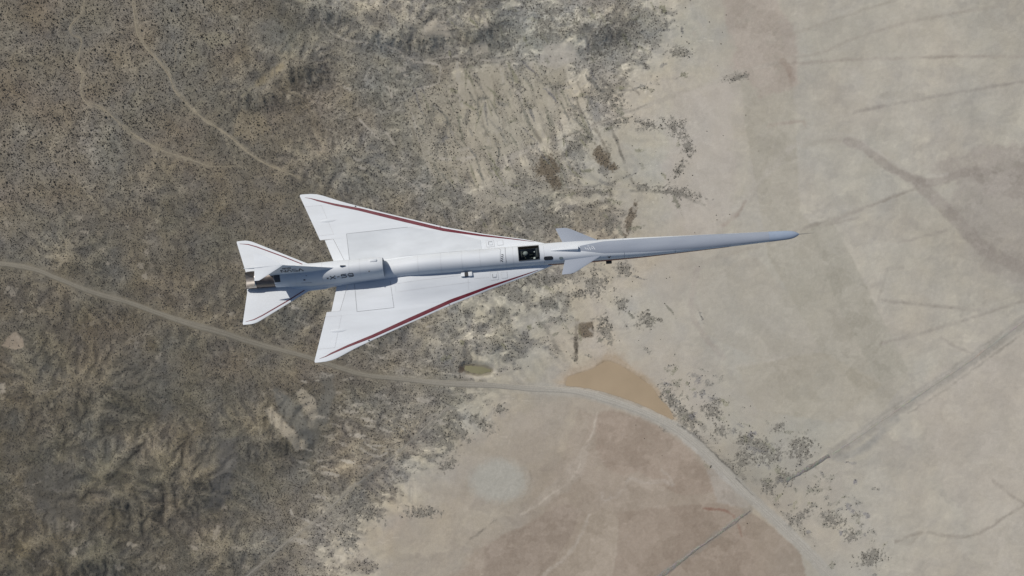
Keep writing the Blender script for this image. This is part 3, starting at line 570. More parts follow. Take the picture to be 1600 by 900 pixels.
def road_strip(name, pts, width, prof, colour, cover=0.05, jitter=0.1, seed=1, across=7):
    """a graded strip laid on the ground; prof(t) is the crown height across, t in -1..1"""
    p = np.array([((u - 800) * G, (450 - v) * G) for u, v in pts]); r = np.random.default_rng(seed)
    d = np.gradient(p, axis=0); d /= np.linalg.norm(d, axis=1)[:, None]; nrm = np.stack([-d[:, 1], d[:, 0]], 1)
    n = len(p); jw = 1 + jitter * np.convolve(r.normal(0, 1, n + 6), np.ones(7) / 3, 'valid')[:n]
    sh = jitter * width * 0.35 * np.convolve(r.normal(0, 1, n + 6), np.ones(7) / 3, 'valid')[:n]
    vs, cs = [], []
    for i in range(n):
        for k in range(across):
            t = -1 + 2 * k / (across - 1); q = p[i] + nrm[i] * (t * width * 0.5 * jw[i] + sh[i])
            vs.append((q[0], q[1], float(hgt(q[0], q[1])) + prof(t))); cs.append(colour(i / (n - 1), t, p[i][0] / G + 800))
    fs = [(i * across + k, i * across + k + 1, (i + 1) * across + k + 1, (i + 1) * across + k) for i in range(n - 1) for k in range(across - 1)]
    o = mesh_obj(name, vs, fs, SOIL, None); set_soil(o.data, np.array(cs, float), np.full(len(vs), cover)); tag(o, kind='structure'); return o
def lerp3(a, b, t): return tuple(a[i] + (b[i] - a[i]) * t for i in range(3))
rr = random.Random(3)
def road_col(s, t, u):
    k = min(1, max(0, (u - 560) / 330)); base = lerp3((123, 119, 108), (161, 158, 149), k)
    edge = -9 * (1 - k) if abs(t) > .8 else (6 if abs(abs(t) - .36) < .1 else -3); j = rr.uniform(-3, 3)
    return tuple(c + edge + j for c in base)
road_strip("dirt_road", ROAD, 7.6, lambda t: .35 - .15 * t * t - (.35 if abs(t) > .95 else 0), road_col, .12, .12, 5, 13)
for k_, (nm, tr, wd, cl) in enumerate([("dirt_track", TRACK_A, 1.5, (136,129,113)), ("dirt_track", TRACK_B, 1.5, (137,130,114)), ("dirt_track", TRACK_C, 1.7, (138,134,124))]):
    road_strip(nm, tr, wd, lambda t: .12 - (.12 if abs(t) > .9 else 0), lambda s, t, u, cl=cl: (lambda j: tuple(c + j for c in cl))(rr.uniform(-14, 10)), .6, .45, 20 + k_, 5)
def densify(p, n=10):
    out = []
    for a, b in zip(p[:-1], p[1:]): out += [(a[0] + (b[0] - a[0]) * k / n, a[1] + (b[1] - a[1]) * k / n) for k in range(n)]
    return out + [p[-1]]
bank = lambda h: (lambda t: h * max(0, 1 - max(0, (abs(t) - .3) / .7)) - .05)
bcol = lambda cl: (lambda s, t, u: tuple(c + rr.uniform(-7, 7) for c in cl))
road_strip("earth_bank", densify(BANK_A), 5.0, bank(.45), bcol((128,124,116)), .8, .3, 31)
road_strip("earth_bank", densify(BANK_B), 6.0, bank(.5), bcol((120,119,113)), .8, .3, 32)
road_strip("earth_bank", densify(BANK_C[::3], 5), 2.4, bank(0.15), bcol((150,147,138)), .25, .45, 33)

def water(name, poly, z, c, rough):
    p = curve(list(poly) + [poly[0]], 5)[:-1]; r = random.Random(4)
    vs = [((u + r.uniform(-.5, .5) - 800) * G, (450 - v - r.uniform(-.5, .5)) * G, z) for u, v in p]
    m = mat(name + "_water", alb(c), rough, 0, 0.4); mottle(m, 0.09, 0.02, 5, rough_amt=0.08)
    cx = sum(v[0] for v in vs) / len(vs); cy = sum(v[1] for v in vs) / len(vs)
    me_o = mesh_obj(name, vs, [tuple(range(len(vs)))], m, None, False); return tag(me_o, kind='structure')
water("muddy_pond", POND, 0.05, (159, 143, 119), 0.35)
water("stock_pool", POOL, 0.03, (128, 125, 99), 0.35)

# ------------------------------------------------------------------ scrub
def leaf_mat(name, c, var):
    m = mat(name, c, 0.9, 0, 0.1); n = m.node_tree; oi = n.nodes.new("ShaderNodeObjectInfo"); b = n.nodes["Principled BSDF"]
    mr = n.nodes.new("ShaderNodeMapRange"); mr.inputs[3].default_value = 1 - var; mr.inputs[4].default_value = 1 + var; n.links.new(oi.outputs["Random"], mr.inputs[0])
    v = n.nodes.new("ShaderNodeVectorMath"); v.operation = 'SCALE'; v.inputs[0].default_value = c; n.links.new(mr.outputs[0], v.inputs["Scale"]); n.links.new(v.outputs[0], b.inputs["Base Color"])
    return m
M_DARK = leaf_mat("creosote_leaf", (0.075, 0.067, 0.053), 0.35)
M_GREY = leaf_mat("grey_scrub_leaf", (0.125, 0.114, 0.097), 0.4)
M_FLAT = leaf_mat("saltbush_leaf", (0.11, 0.106, 0.092), 0.45)
def scrub_object(name, pts, sizes, m, zs=0.75):
    me = bpy.data.meshes.new(name); me.vertices.add(len(pts)); me.vertices.foreach_set("co", np.asarray(pts, np.float32).ravel())
    a = me.attributes.new("size", 'FLOAT', 'POINT'); a.data.foreach_set("value", np.asarray(sizes, np.float32))
    o = bpy.data.objects.new(name, me); COL.objects.link(o)
    g = bpy.data.node_groups.new(name, 'GeometryNodeTree'); g.interface.new_socket("Geometry", in_out='INPUT', socket_type='NodeSocketGeometry'); g.interface.new_socket("Geometry", in_out='OUTPUT', socket_type='NodeSocketGeometry')
    N = g.nodes; Lk = g.links; gi = N.new('NodeGroupInput'); go = N.new('NodeGroupOutput')
    ico = N.new('GeometryNodeMeshIcoSphere'); ico.inputs['Radius'].default_value = 0.5; ico.inputs['Subdivisions'].default_value = 2
    sp = N.new('GeometryNodeSetPosition'); no = N.new('ShaderNodeTexNoise'); no.inputs['Scale'].default_value = 3.5
    vm_ = N.new('ShaderNodeVectorMath'); vm_.operation = 'SUBTRACT'; vm_.inputs[1].default_value = (.5, .5, .5); v2 = N.new('ShaderNodeVectorMath'); v2.operation = 'SCALE'; v2.inputs['Scale'].default_value = 0.9
    Lk.new(no.outputs['Color'], vm_.inputs[0]); Lk.new(vm_.outputs[0], v2.inputs[0]); Lk.new(v2.outputs[0], sp.inputs['Offset']); Lk.new(ico.outputs['Mesh'], sp.inputs['Geometry'])
    tr = N.new('GeometryNodeTransform'); tr.inputs['Scale'].default_value = (1, 1, zs); tr.inputs['Translation'].default_value = (0, 0, .3 * zs); Lk.new(sp.outputs[0], tr.inputs[0])
    sm = N.new('GeometryNodeSetMaterial'); sm.inputs['Material'].default_value = m; Lk.new(tr.outputs[0], sm.inputs[0])
    ip = N.new('GeometryNodeInstanceOnPoints'); na = N.new('GeometryNodeInputNamedAttribute'); na.data_type = 'FLOAT'; na.inputs['Name'].default_value = "size"
    rv = N.new('FunctionNodeRandomValue'); rv.data_type = 'FLOAT_VECTOR'; rv.inputs[0].default_value = (-.2, -.2, 0); rv.inputs[1].default_value = (.2, .2, 6.28)
    Lk.new(gi.outputs[0], ip.inputs['Points']); Lk.new(sm.outputs[0], ip.inputs['Instance']); Lk.new(na.outputs[0], ip.inputs['Scale']); Lk.new(rv.outputs[0], ip.inputs['Rotation']); Lk.new(ip.outputs[0], go.inputs[0])
    md = o.modifiers.new("scrub", 'NODES'); md.node_group = g; tag(o, kind='stuff'); return o
def sample(F, x, y):
    i = np.clip(((x + 700) / STEP).astype(int), 0, len(fx_) - 1) + len(skirt); j = np.clip(((y + 420) / STEP).astype(int), 0, len(fy_) - 1) + len(skirt); return F[j, i]
track_d = np.minimum(np.minimum(seg_dist(TRACK_A, U, V, 8), seg_dist(TRACK_B, U, V, 8)), np.minimum(seg_dist(TRACK_C, U, V, 8), road_d - 4))
clear = (track_d > 3.2) & (poly_sd(POND, U, V, 4) < 0) & (poly_sd(POOL, U, V, 4) < 0)
# fine grey scrub
NT = 620000
px_ = rng.uniform(-680, 520, NT); py_ = rng.uniform(-400, 400, NT)
clump = 0.45 + 1.0 * fbm(U, V, 9, 4, 500, .65)
dens = cov * np.clip(clump, 0.05, 1) * clear * (0.35 + 0.65 * sstep(0.5, 0.95, veg) * (0.55) + .2)
ok = rng.random(NT) < sample(dens, px_, py_) * 0.75
gx, gy = px_[ok], py_[ok]; gs = rng.uniform(0.6, 1.25, len(gx)) * (0.85 + 0.4 * rng.random(len(gx)))
scrub_object("low_scrub", np.stack([gx, gy, hgt(gx, gy)], 1), gs, M_GREY)
# larger dark shrubs: thick on the upper-left plain, in clumps elsewhere
big = np.zeros_like(U)
def bz(x, y, rx, ry, d):
    global big
    big = np.maximum(big, d * sstep(1.25, 0.6, np.sqrt(((UW - x) / rx) ** 2 + ((VW - y) / ry) ** 2)))
for a_ in [(120,110,210,130,.75),(70,240,110,90,.95),(230,60,120,60,.7),(130,215,70,50,1),(345,62,32,28,1),(390,188,45,24,.95),(20,90,90,120,.6),(320,20,70,30,.5),(520,150,30,24,.5),(250,290,90,40,.35),(430,20,40,25,.4)]: bz(*a_)
step = 5.2; cells = [(u, v) for u in np.arange(-40, 700, step) for v in np.arange(-40, 560, step)]
cu = np.array(cells); cu = cu + rng.uniform(-2.4, 2.4, cu.shape); bx = (cu[:, 0] - 800) * G; by = (450 - cu[:, 1]) * G
pr = sample(big * clear * np.clip(0.35 + 1.1 * (0.5 + 0.8 * fbm(U, V, 30, 3, 510)), 0, 1), bx, by)
okb = rng.random(len(bx)) < pr * 0.5; bx, by = bx[okb], by[okb]
bs = rng.gamma(9, 0.155, len(bx)).clip(0.8, 3.0)
order = np.argsort(-bs - (np.abs(bx) > 635) * -9); inview = [i for i in order if abs(bx[i]) < 632 and abs(by[i]) < 352]
named = set(inview[:300]); rest = [i for i in range(len(bx)) if i not in named]
# dark shrubs of the flats and dike edges join the mass
N2 = 330000; qx = rng.uniform(-200, 520, N2); qy = rng.uniform(-380, 390, N2)
flat = cov * clear * sstep(0.8, 0.3, veg) * np.clip(clump, 0, 1)
ok2 = rng.random(N2) < sample(flat, qx, qy) * 0.55; qx, qy = qx[ok2], qy[ok2]
N3 = 4500; wx = rng.uniform(-680, 0, N3); wy = rng.uniform(-400, 400, N3); ok3 = rng.random(N3) < sample(cov * clear, wx, wy) * .45 * np.clip((wy + 60) / 120 + .12, .12, 1); wx, wy = wx[ok3], wy[ok3]
N4 = 350; vx = rng.uniform(60, 420, N4); vy = rng.uniform(-300, 380, N4); ok4 = rng.random(N4) < sample(clear * sstep(.0, .12, veg) * 1.0, vx, vy) * .5; vx, vy = vx[ok4], vy[ok4]
scrub_object("saltbush_scrub", np.stack([qx, qy, hgt(qx, qy)], 1), rng.gamma(6, .095, len(qx)).clip(.35, 1.4), M_FLAT)
ax = np.concatenate([bx[rest], wx, vx]); ay = np.concatenate([by[rest], wy, vy]); az = np.concatenate([bs[rest], rng.uniform(.6, 1.15, len(wx)), rng.uniform(.7, 1.3, len(vx))])
scrub_object("creosote_scrub", np.stack([ax, ay, hgt(ax, ay)], 1), az, M_DARK)
# three bush shapes for the larger shrubs that can be told apart
def bush_mesh(seed):
    r = random.Random(seed); bm = bmesh.new()
    for k in range(9):
        a = r.uniform(0, 6.28); d = r.uniform(0.05, 0.34); rad = r.uniform(0.14, 0.24)
        mt = Matrix.Translation((math.cos(a) * d, math.sin(a) * d, r.uniform(.18, .52))) @ Matrix.Rotation(r.uniform(0, 6), 4, 'Z') @ Matrix.Diagonal((rad, rad * r.uniform(.7, 1.2), rad * .9, 1))
        bmesh.ops.create_icosphere(bm, subdivisions=1, radius=1, matrix=mt)
    for v in bm.verts: v.co += Vector((r.uniform(-.05, .05), r.uniform(-.05, .05), r.uniform(-.05, .05)))
    me = bpy.data.meshes.new("desert_shrub"); bm.to_mesh(me); bm.free(); me.materials.append(M_DARK); return me
bms = [bush_mesh(s) for s in (1, 2, 3, 4)]
for n_, i in enumerate(sorted(named)):
    o = bpy.data.objects.new("desert_shrub", bms[n_ % 4]); COL.objects.link(o)
    o.location = (bx[i], by[i], float(hgt(bx[i], by[i]))); s = bs[i] * 1.15; o.scale = (s, s, s * .9); o.rotation_euler = (0, 0, random.uniform(0, 6.28))
    tag(o, "one of the larger dark round shrubs dotting the tan scrub plain at upper left", "shrub", "larger dark shrubs on the upper left plain")
#JET#
# ------------------------------------------------------------------ the research jet (metres; x forward, y port, z up)
WHITE = mottle(mat("white_paint", (0.64, 0.665, 0.685), 0.55, 0, 0.3), 0.10, 1.1, 6, (0.3, 1.4, 1))
WHITE_DULL = mottle(mat("dull_white_paint", (0.585, 0.61, 0.63), 0.8, 0, 0.1), 0.10, 1.3, 6, (0.5, 1.3, 1))
GREYP = mottle(mat("blue_grey_paint", (0.285, 0.315, 0.365), 0.5), 0.05, 1.2, 4, (0.4, 1.5, 1))
RED = mottle(mat("dark_red_paint", (0.135, 0.014, 0.024), 0.45), 0.08, 3, 4)
NAVY = mat("dark_stripe_paint", (0.05, 0.03, 0.055), 0.45)
SEAM = mat("panel_seam_paint", (0.56, 0.57, 0.58), 0.7)
SEAMD = mat("dark_panel_seam_paint", (0.26, 0.27, 0.285), 0.7)
INK = mat("black_lettering", (0.035, 0.04, 0.055), 0.5)
PALEINK = mat("pale_lettering", (0.62, 0.64, 0.66), 0.5)
BLACK = mottle(mat("dark_opening", (0.02, 0.022, 0.025), 0.6), 0.2, 6)
TITAN = mottle(mat("bare_metal", (0.47, 0.43, 0.39), 0.30, 1.0), 0.15, 3, 5, (1, 4, 4), 0.08)
BURNT = mottle(mat("heat_stained_metal", (0.17, 0.145, 0.13), 0.42, 0.9), 0.25, 3, 5, (1, 3, 3))
GLASS = bpy.data.materials.new("canopy_glass"); GLASS.use_nodes = True
gn = GLASS.node_tree; gn.nodes.clear(); go_ = gn.nodes.new("ShaderNodeOutputMaterial"); tb = gn.nodes.new("ShaderNodeBsdfTransparent"); gb = gn.nodes.new("ShaderNodeBsdfGlossy"); ms = gn.nodes.new("ShaderNodeMixShader")
tb.inputs[0].default_value = (0.72, 0.77, 0.76, 1); gb.inputs["Roughness"].default_value = 0.05; fr = gn.nodes.new("ShaderNodeFresnel"); fr.inputs[0].default_value = 1.45
gn.links.new(fr.outputs[0], ms.inputs[0]); gn.links.new(tb.outputs[0], ms.inputs[1]); gn.links.new(gb.outputs[0], ms.inputs[2]); gn.links.new(ms.outputs[0], go_.inputs[0])

jet = bpy.data.objects.new("jet_aircraft", None); COL.objects.link(jet); jet.matrix_world = JET_M; jet.empty_display_size = 2
tag(jet, "white needle-nosed research jet with red-edged delta wings flying over the desert", "jet")

def itp(tab, x):
    a = [t[0] for t in tab]; return [float(np.interp(x, a, [t[i] for t in tab])) for i in range(1, len(tab[0]))]
def smooth_tab(tab, n=6):
    """resample a control table with a monotone-ish cubic so lofts have no kinks"""
    tab = sorted(tab); P = [np.array(t, float) for t in tab]; P = [2 * P[0] - P[1]] + P + [2 * P[-1] - P[-2]]; out = []
    for i in range(1, len(P) - 2):
        for k in range(n):
            t = k / n; a, b, c, d = P[i - 1], P[i], P[i + 1], P[i + 2]; h0 = max(b[0] - a[0], 1e-6); h1 = c[0] - b[0]; h2 = max(d[0] - c[0], 1e-6)
            m0 = ((b - a) / h0 * h1 + (c - b) / h1 * h0) / (h0 + h1); m1 = ((c - b) / h1 * h2 + (d - c) / h2 * h1) / (h1 + h2)
            q = (2 * t**3 - 3 * t * t + 1) * b + (t**3 - 2 * t * t + t) * h1 * m0 + (-2 * t**3 + 3 * t * t) * c + (t**3 - t * t) * h1 * m1
            q[0] = b[0] + h1 * t; out.append(tuple(q))
    out.append(tuple(tab[-1])); return out
# x, half width, centre z, height above, height below, exponent
FUS = smooth_tab([(-14.55,.40,-.16,.04,.08,2.4),(-13.6,.52,-.16,.06,.16,2.4),(-12.4,.64,-.02,.2,.30,2.2),(-10.6,.68,.02,.5,.40,2.1),(-9.0,.56,.08,.50,.46,2.1),(-7.4,.49,.12,.56,.50,2.1),(-6.5,.49,.22,.62,.58,2.05),(-5.6,.52,.34,.68,.66,2.0),(-4.0,.54,.42,.65,.72,2.0),(-2.0,.55,.46,.60,.76,2.0),(-.32,.55,.46,.60,.76,2.05),(.76,.56,.44,.60,.74,2.1),(1.6,.57,.40,.61,.70,2.2),(2.4,.57,.34,.64,.64,2.4),(3.2,.56,.28,.66,.58,2.6),(3.9,.55,.24,.63,.54,2.7),(5.0,.535,.20,.57,.50,2.7),(6.1,.52,.17,.50,.45,2.6),(7.2,.485,.15,.44,.40,2.5),(8.4,.445,.14,.37,.36,2.4),(9.84,.395,.14,.30,.31,2.3),(11.27,.340,.14,.24,.27,2.2),(12.9,.280,.14,.20,.23,2.1)])
NOSE = smooth_tab([(12.9,.280,.14,.20,.23,2.1),(13.5,.258,.14,.18,.21,2.1),(13.95,.232,.14,.165,.19,2.0),(14.2,.19,.14,.14,.155,2.0),(14.38,.115,.14,.095,.10,2.0),(14.48,.05,.14,.045,.05,2.0),(14.52,.022,.14,.022,.022,2.0)], 4)
def fus(x):
    return itp(FUS if x <= 12.9 else NOSE, x)
def ztop(x, y):
    w_, z0, ht, hb, n = fus(x); f = min(1, abs(y) / w_); return z0 + ht * (1 - f ** n) ** (1 / n)
UPF = [math.cos(math.pi * k / 28) for k in range(29)]
FC = 0.70
UPF = sorted(set([round(v, 5) for v in UPF if abs(abs(v) - FC) > .03] + [FC, -FC]), reverse=True)
def ring(p):
    x, w_, z0, ht, hb, n = p; r = [(x, w_ * f, z0 + ht * max(0, 1 - abs(f) ** n) ** (1 / n)) for f in UPF]
    for k in range(1, 22):
        a = math.pi + math.pi * k / 22; cy, sy = math.cos(a), math.sin(a)
        r.append((x, w_ * math.copysign(abs(cy) ** (2 / n), cy), z0 - hb * abs(sy) ** (2 / n)))
    return r
def loft(name, rings, m, parent, cap0=True, cap1=True, hole=None, smooth=True, angle=40):
    n = len(rings[0]); vs = [v for r in rings for v in r]; fs = []
    for i in range(len(rings) - 1):
        for k in range(n):
            if hole and hole(i, k): continue
            fs.append((i * n + k, i * n + (k + 1) % n, (i + 1) * n + (k + 1) % n, (i + 1) * n + k))
    if cap0: fs.append(tuple(range(n)))
    if cap1: fs.append(tuple(range((len(rings) - 1) * n, len(rings) * n)))
    return mesh_obj(name, vs, fs, m, parent, smooth, angle)
CX0, CX1 = -.32, .76
def hole(i, k):
    xm = (FUS[i][0] + FUS[i + 1][0]) / 2
    return CX0 < xm < CX1 and k + 1 < len(UPF) and abs(UPF[k]) <= FC + 1e-4 and abs(UPF[k + 1]) <= FC + 1e-4
fuselage = loft("fuselage", [ring(p) for p in FUS], WHITE, jet, True, False, hole)
nose = loft("nose_cone", [ring(p) for p in NOSE], mottle(mat("nose_tip_paint", (0.27, 0.325, 0.41), 0.5), 0.04, 2), jet, False, True)
def tube(name, pts, rad, m, parent, seg=8):
    vs, fs = [], []; pts = [Vector(p) for p in pts]
    for i, p in enumerate(pts):
        d = (pts[min(i + 1, len(pts) - 1)] - pts[max(i - 1, 0)]).normalized(); u = d.orthogonal().normalized(); v = d.cross(u); r = rad[i] if isinstance(rad, (list, tuple)) else rad
        for k in range(seg): a = 2 * math.pi * k / seg; vs.append(p + u * (r * math.cos(a)) + v * (r * math.sin(a)))
    for i in range(len(pts) - 1):
        for k in range(seg): fs.append((i * seg + k, i * seg + (k + 1) % seg, (i + 1) * seg + (k + 1) % seg, (i + 1) * seg + k))
    fs += [tuple(range(seg)), tuple(range((len(pts) - 1) * seg, len(pts) * seg))]
    return mesh_obj(name, vs, fs, m, parent)
tube("air_data_probe", [(14.5,0,.14),(14.8,0,.135),(14.85,0,.135),(15.3,0,.13)], [.022,.02,.013,.010], mat("probe_metal", (.42,.38,.33), .4, .6), jet)
# sheets of paint that follow the skin
def decal(name, pts_grid, m, parent, lift=.006):
    nr, nc = len(pts_grid), len(pts_grid[0]); vs = [(p[0], p[1], p[2] + lift) for r in pts_grid for p in r]
    fs = [(i * nc + j, i * nc + j + 1, (i + 1) * nc + j + 1, (i + 1) * nc + j) for i in range(nr - 1) for j in range(nc - 1)]
    return mesh_obj(name, vs, fs, m, parent, True, 80)
def pw(x): return float(np.interp(x, [2.9, 3.0, 4.15, 6, 9, 11.5, 12.9], [.13, .15, .33, .37, .37, .335, .279]))
gx_ = [2.9 + (12.898 - 2.9) * k / 70 for k in range(71)]
decal("anti_glare_panel", [[(x, pw(x) * f, ztop(x, pw(x) * f)) for f in np.linspace(-1, 1, 19)] for x in gx_], GREYP, fuselage, .005)
# cockpit: tub, seat, console, glazing, frame
def box_(vs, fs, c, s, rot=0.0):
    b = len(vs); cr, sr = math.cos(rot), math.sin(rot)
    for dx in (-1, 1):
        for dy in (-1, 1):
            for dz in (-1, 1):
                x, z = dx * s[0] / 2, dz * s[2] / 2; vs.append((c[0] + x * cr - z * sr, c[1] + dy * s[1] / 2, c[2] + x * sr + z * cr))
    fs += [tuple(b + i for i in q) for q in ((0,1,3,2),(4,6,7,5),(0,4,5,1),(2,3,7,6),(0,2,6,4),(1,5,7,3))]
def boxes(name, items, m, parent, bevel=0.0, smooth=False):
    vs, fs = [], []
    for it in items: box_(vs, fs, *it)
    o = mesh_obj(name, vs, fs, m, parent, False)
    if bevel:
        bm = bmesh.new(); bm.from_mesh(o.data); bmesh.ops.bevel(bm, geom=bm.edges[:], offset=bevel, segments=2, affect='EDGES', profile=.5); bm.to_mesh(o.data); bm.free(); o.data.shade_smooth(); o.data.set_sharp_from_angle(angle=math.radians(40))
    return o
cyw = FC * .553 + .004
tub = boxes("cockpit_tub", [((.22,0,.02),(1.10,.80,.03)), ((CX0-.012,0,.40),(.02,.80,.80)), ((CX1+.012,0,.40),(.02,.80,.80)), ((.22,cyw+.012,.43),(1.10,.02,.80)), ((.22,-cyw-.012,.43),(1.10,.02,.80))], mat("cockpit_dark_grey", (.02,.021,.023), .8), jet)
seat = boxes("ejection_seat", [((-.12,0,.52),(.10,.34,.62),.2), ((.08,0,.22),(.40,.36,.12),.05), ((-.16,0,.80),(.11,.20,.14),.2), ((-.08,.14,.60),(.12,.03,.4),.2), ((-.08,-.14,.60),(.12,.03,.4),.2)], mat("seat_olive_grey", (.07,.072,.066), .8), jet, .02)
panel = boxes("instrument_panel", [((.62,0,.62),(.10,.62,.26),-.35), ((.68,0,.76),(.16,.56,.03))], mat("panel_black", (.02,.02,.022), .55), jet, .012)
boxes("display_screen", [((.565,.12,.64),(.012,.18,.15),-.35)], mat("display_glass", (.03,.04,.05), .15), panel); boxes("display_screen", [((.565,-.12,.64),(.012,.18,.15),-.35)], bpy.data.materials["display_glass"], panel)
boxes("side_console", [((.30,.31,.40),(.60,.10,.14))], bpy.data.materials["panel_black"], jet, .01); boxes("side_console", [((.30,-.31,.40),(.60,.10,.14))], bpy.data.materials["panel_black"], jet, .01)
boxes("kneeboard_paper", [((.50,-.20,.60),(.10,.09,.012),.3), ((.52,.12,.66),(.06,.05,.012),.3)], mat("paper_white", (.75,.75,.72), .7), jet)
can_x = [CX0 + (CX1 - CX0) * k / 10 for k in range(11)]
canopy = decal("canopy", [[(x, f * fus(x)[0], ztop(x, f * fus(x)[0]) + .045 * (1 - (f / FC) ** 2)) for f in np.linspace(-FC, FC, 15)] for x in can_x], GLASS, jet, .006)
def skin_strip(name, pts, width, m, parent, lift=.008, zf=ztop, n=10):
    """a narrow sheet laid along a path of skin points (x,y)"""
    q = [];
    for (a, b) in zip(pts[:-1], pts[1:]): q += [(a[0] + (b[0] - a[0]) * k / n, a[1] + (b[1] - a[1]) * k / n) for k in range(n)]
    q.append(pts[-1]); q = np.array(q); d = np.gradient(q, axis=0); L_ = np.hypot(d[:, 0], d[:, 1]); d /= L_[:, None]; nn = np.stack([-d[:, 1], d[:, 0]], 1)
    ww = np.interp(np.linspace(0, 1, len(q)), np.linspace(0, 1, len(width)), width) if isinstance(width, (list, tuple)) else np.full(len(q), width)
    g = [[(q[i][0] + nn[i][0] * ww[i] * t, q[i][1] + nn[i][1] * ww[i] * t) for t in (-.5, 0, .5)] for i in range(len(q))]
    return decal(name, [[(x, y, zf(x, y)) for x, y in r] for r in g], m, parent, lift)
fw = FC * .553
FRM = mat("canopy_frame_grey", (.12,.125,.13), .5)
for a, b in [((CX0,-fw),(CX0,fw)), ((CX1,-fw),(CX1,fw)), ((CX0,fw),(CX1,fw)), ((CX0,-fw),(CX1,-fw))]:
    skin_strip("canopy_frame", [a, b], .03, FRM, canopy, .014)
# side window, vision-system fairing, sensors
def flank(x, a):   # skin point at angle a (0 = port side, 90 = top) of the fuselage
    w_, z0, ht, hb, n = fus(x); cy, sy = math.cos(a), math.sin(a); h = ht if sy >= 0 else hb
    return (x, w_ * math.copysign(abs(cy) ** (2 / n), cy), z0 + h * math.copysign(abs(sy) ** (2 / n), sy))
def flank_patch(name, x0, x1, a0, a1, m, parent, lift=.01, rnd=.0, na=8, nx_=10):
    g = []
    for i in range(nx_ + 1):
        x = x0 + (x1 - x0) * i / nx_; e = 1.0
        if rnd: u = min(x - x0, x1 - x) / rnd; e = 1 if u > 1 else math.sqrt(max(0, 1 - (1 - u) ** 2)) * .55 + .45
        r = []
        for j in range(na + 1):
            am = (a0 + a1) / 2; a = am + (a1 - a0) / 2 * e * (-1 + 2 * j / na); p = flank(x, a); r.append((p[0], p[1] * (1 + lift / .5), p[2] + lift * max(0, math.sin(a))))
        g.append(r)
    return decal(name, g, m, parent, 0)
R_ = math.radians
flank_patch("side_window", .98, 1.46, R_(118), R_(140), BLACK, fuselage, .010, .10)
flank_patch("sensor_patch", 1.78, 1.98, R_(125), R_(141), mat("sensor_green", (.22,.26,.26), .4), fuselage, .008, .05)
fv, ff = [], []
for i in range(13):
    t = i / 12; x = 1.35 + 1.45 * t; hw = .03 + .10 * t; hh = .01 + .20 * t ** .9; zb = ztop(x, 0) - .03
    for k in range(9):
        a = math.pi * k / 8; fv.append((x, hw * math.copysign(abs(math.cos(a)) ** .6, math.cos(a)), zb + (hh + .03) * abs(math.sin(a)) ** .6))
for i in range(12):
    for k in range(8): ff.append((i * 9 + k, i * 9 + k + 1, (i + 1) * 9 + k + 1, (i + 1) * 9 + k))
ff.append(tuple(range(12 * 9, 13 * 9)))
xvs = mesh_obj("camera_fairing", fv, ff, WHITE, jet)
boxes("camera_lens", [((2.80,0,ztop(2.8,0)+.06),(.03,.10,.07))], BLACK, xvs)
pod = boxes("sensor_pod", [((4.42,-.50,-.30),(.30,.16,.20))], BLACK, jet, .02)
# ------------- lifting surfaces
def interp1(tab, y): return float(np.interp(y, [t[0] for t in tab], [t[1] for t in tab]))
class Surf:
    rise = staticmethod(lambda x, y: 0.0)
    def __init__(s, le, te, tfrac, tmin, z0, side, dih=0.0, yroot=0): s.le, s.te, s.tf, s.tm, s.z0, s.side, s.dih, s.yr = le, te, tfrac, tmin, z0, side, dih, yroot
    def th(s, x, y):
        l, t = interp1(s.le, y), interp1(s.te, y); c = max(l - t, .05); u = min(1, max(0, (l - x) / c)); return (s.tm + s.tf * c) * (2.0 * math.sqrt(max(u, 0)) * (1 - u) ** .9)
    def zc(s, y): return s.z0 + (y - s.yr) * s.dih
    def top(s, x, y): return s.zc(abs(y)) + s.th(x, abs(y)) * .55 + s.rise(x, abs(y))
    def piece(s, name, ys, xf, xr, m, parent, nc=30, hinge=None, defl=0.0):
        vs, fs = [], []; n = 2 * nc
        for y in ys:
            a, b = xf(y), xr(y)
            up, lo = [], []
            for k in range(nc):
                u = k / (nc - 1); u = u * u * (3 - 2 * u) * .6 + .4 * u; x = a + (b - a) * u; t = s.th(x, y); eps = .002
                up.append((x, y * s.side, s.zc(y) + t * .55 + eps + s.rise(x, y))); lo.append((x, y * s.side, s.zc(y) - t * .45 - eps + s.rise(x, y) * .6))
            vs += up + lo[::-1]
        for i in range(len(ys) - 1):
            for k in range(n): fs.append((i * n + k, i * n + (k + 1) % n, (i + 1) * n + (k + 1) % n, (i + 1) * n + k))
        fs += [tuple(range(n)), tuple(range((len(ys) - 1) * n, len(ys) * n))]
        if defl:
            h0 = Vector((xf(ys[0]), ys[0] * s.side, s.zc(ys[0]))); h1 = Vector((xf(ys[-1]), ys[-1] * s.side, s.zc(ys[-1]))); ax = (h1 - h0).normalized() * s.side
            M = Matrix.Translation(h0) @ Matrix.Rotation(defl, 4, ax) @ Matrix.Translation(-h0); vs = [tuple(M @ Vector(v)) for v in vs]
        return mesh_obj(name, vs, fs, m, parent, True, 30)
WLE = [(.2,2.6),(.42,2.05),(.55,1.45),(.72,.95),(1.0,.10),(1.25,-.88),(1.55,-2.03),(2.15,-4.06),(2.99,-6.45),(3.7,-8.40),(4.1,-9.42),(4.35,-9.98),(4.5,-10.32),(4.6,-10.62),(4.65,-10.95),(4.66,-11.30)]
WTE = [(.2,-9.28),(.7,-9.46),(1.99,-9.96),(2.0,-10.68),(4.56,-11.54),(4.62,-11.54),(4.66,-11.50)]
WTEF = [(.2,-10.0),(2.0,-10.68),(4.56,-11.54),(4.62,-11.54),(4.66,-11.50)]     # full chord for thickness
hing = lambda y: -9.28 - (y - .2) * (.68 / 1.79)
flapte = lambda y: -10.05 - (y - .70) * .30
aileh = lambda y: -9.92 - (y - 2.25) * .30
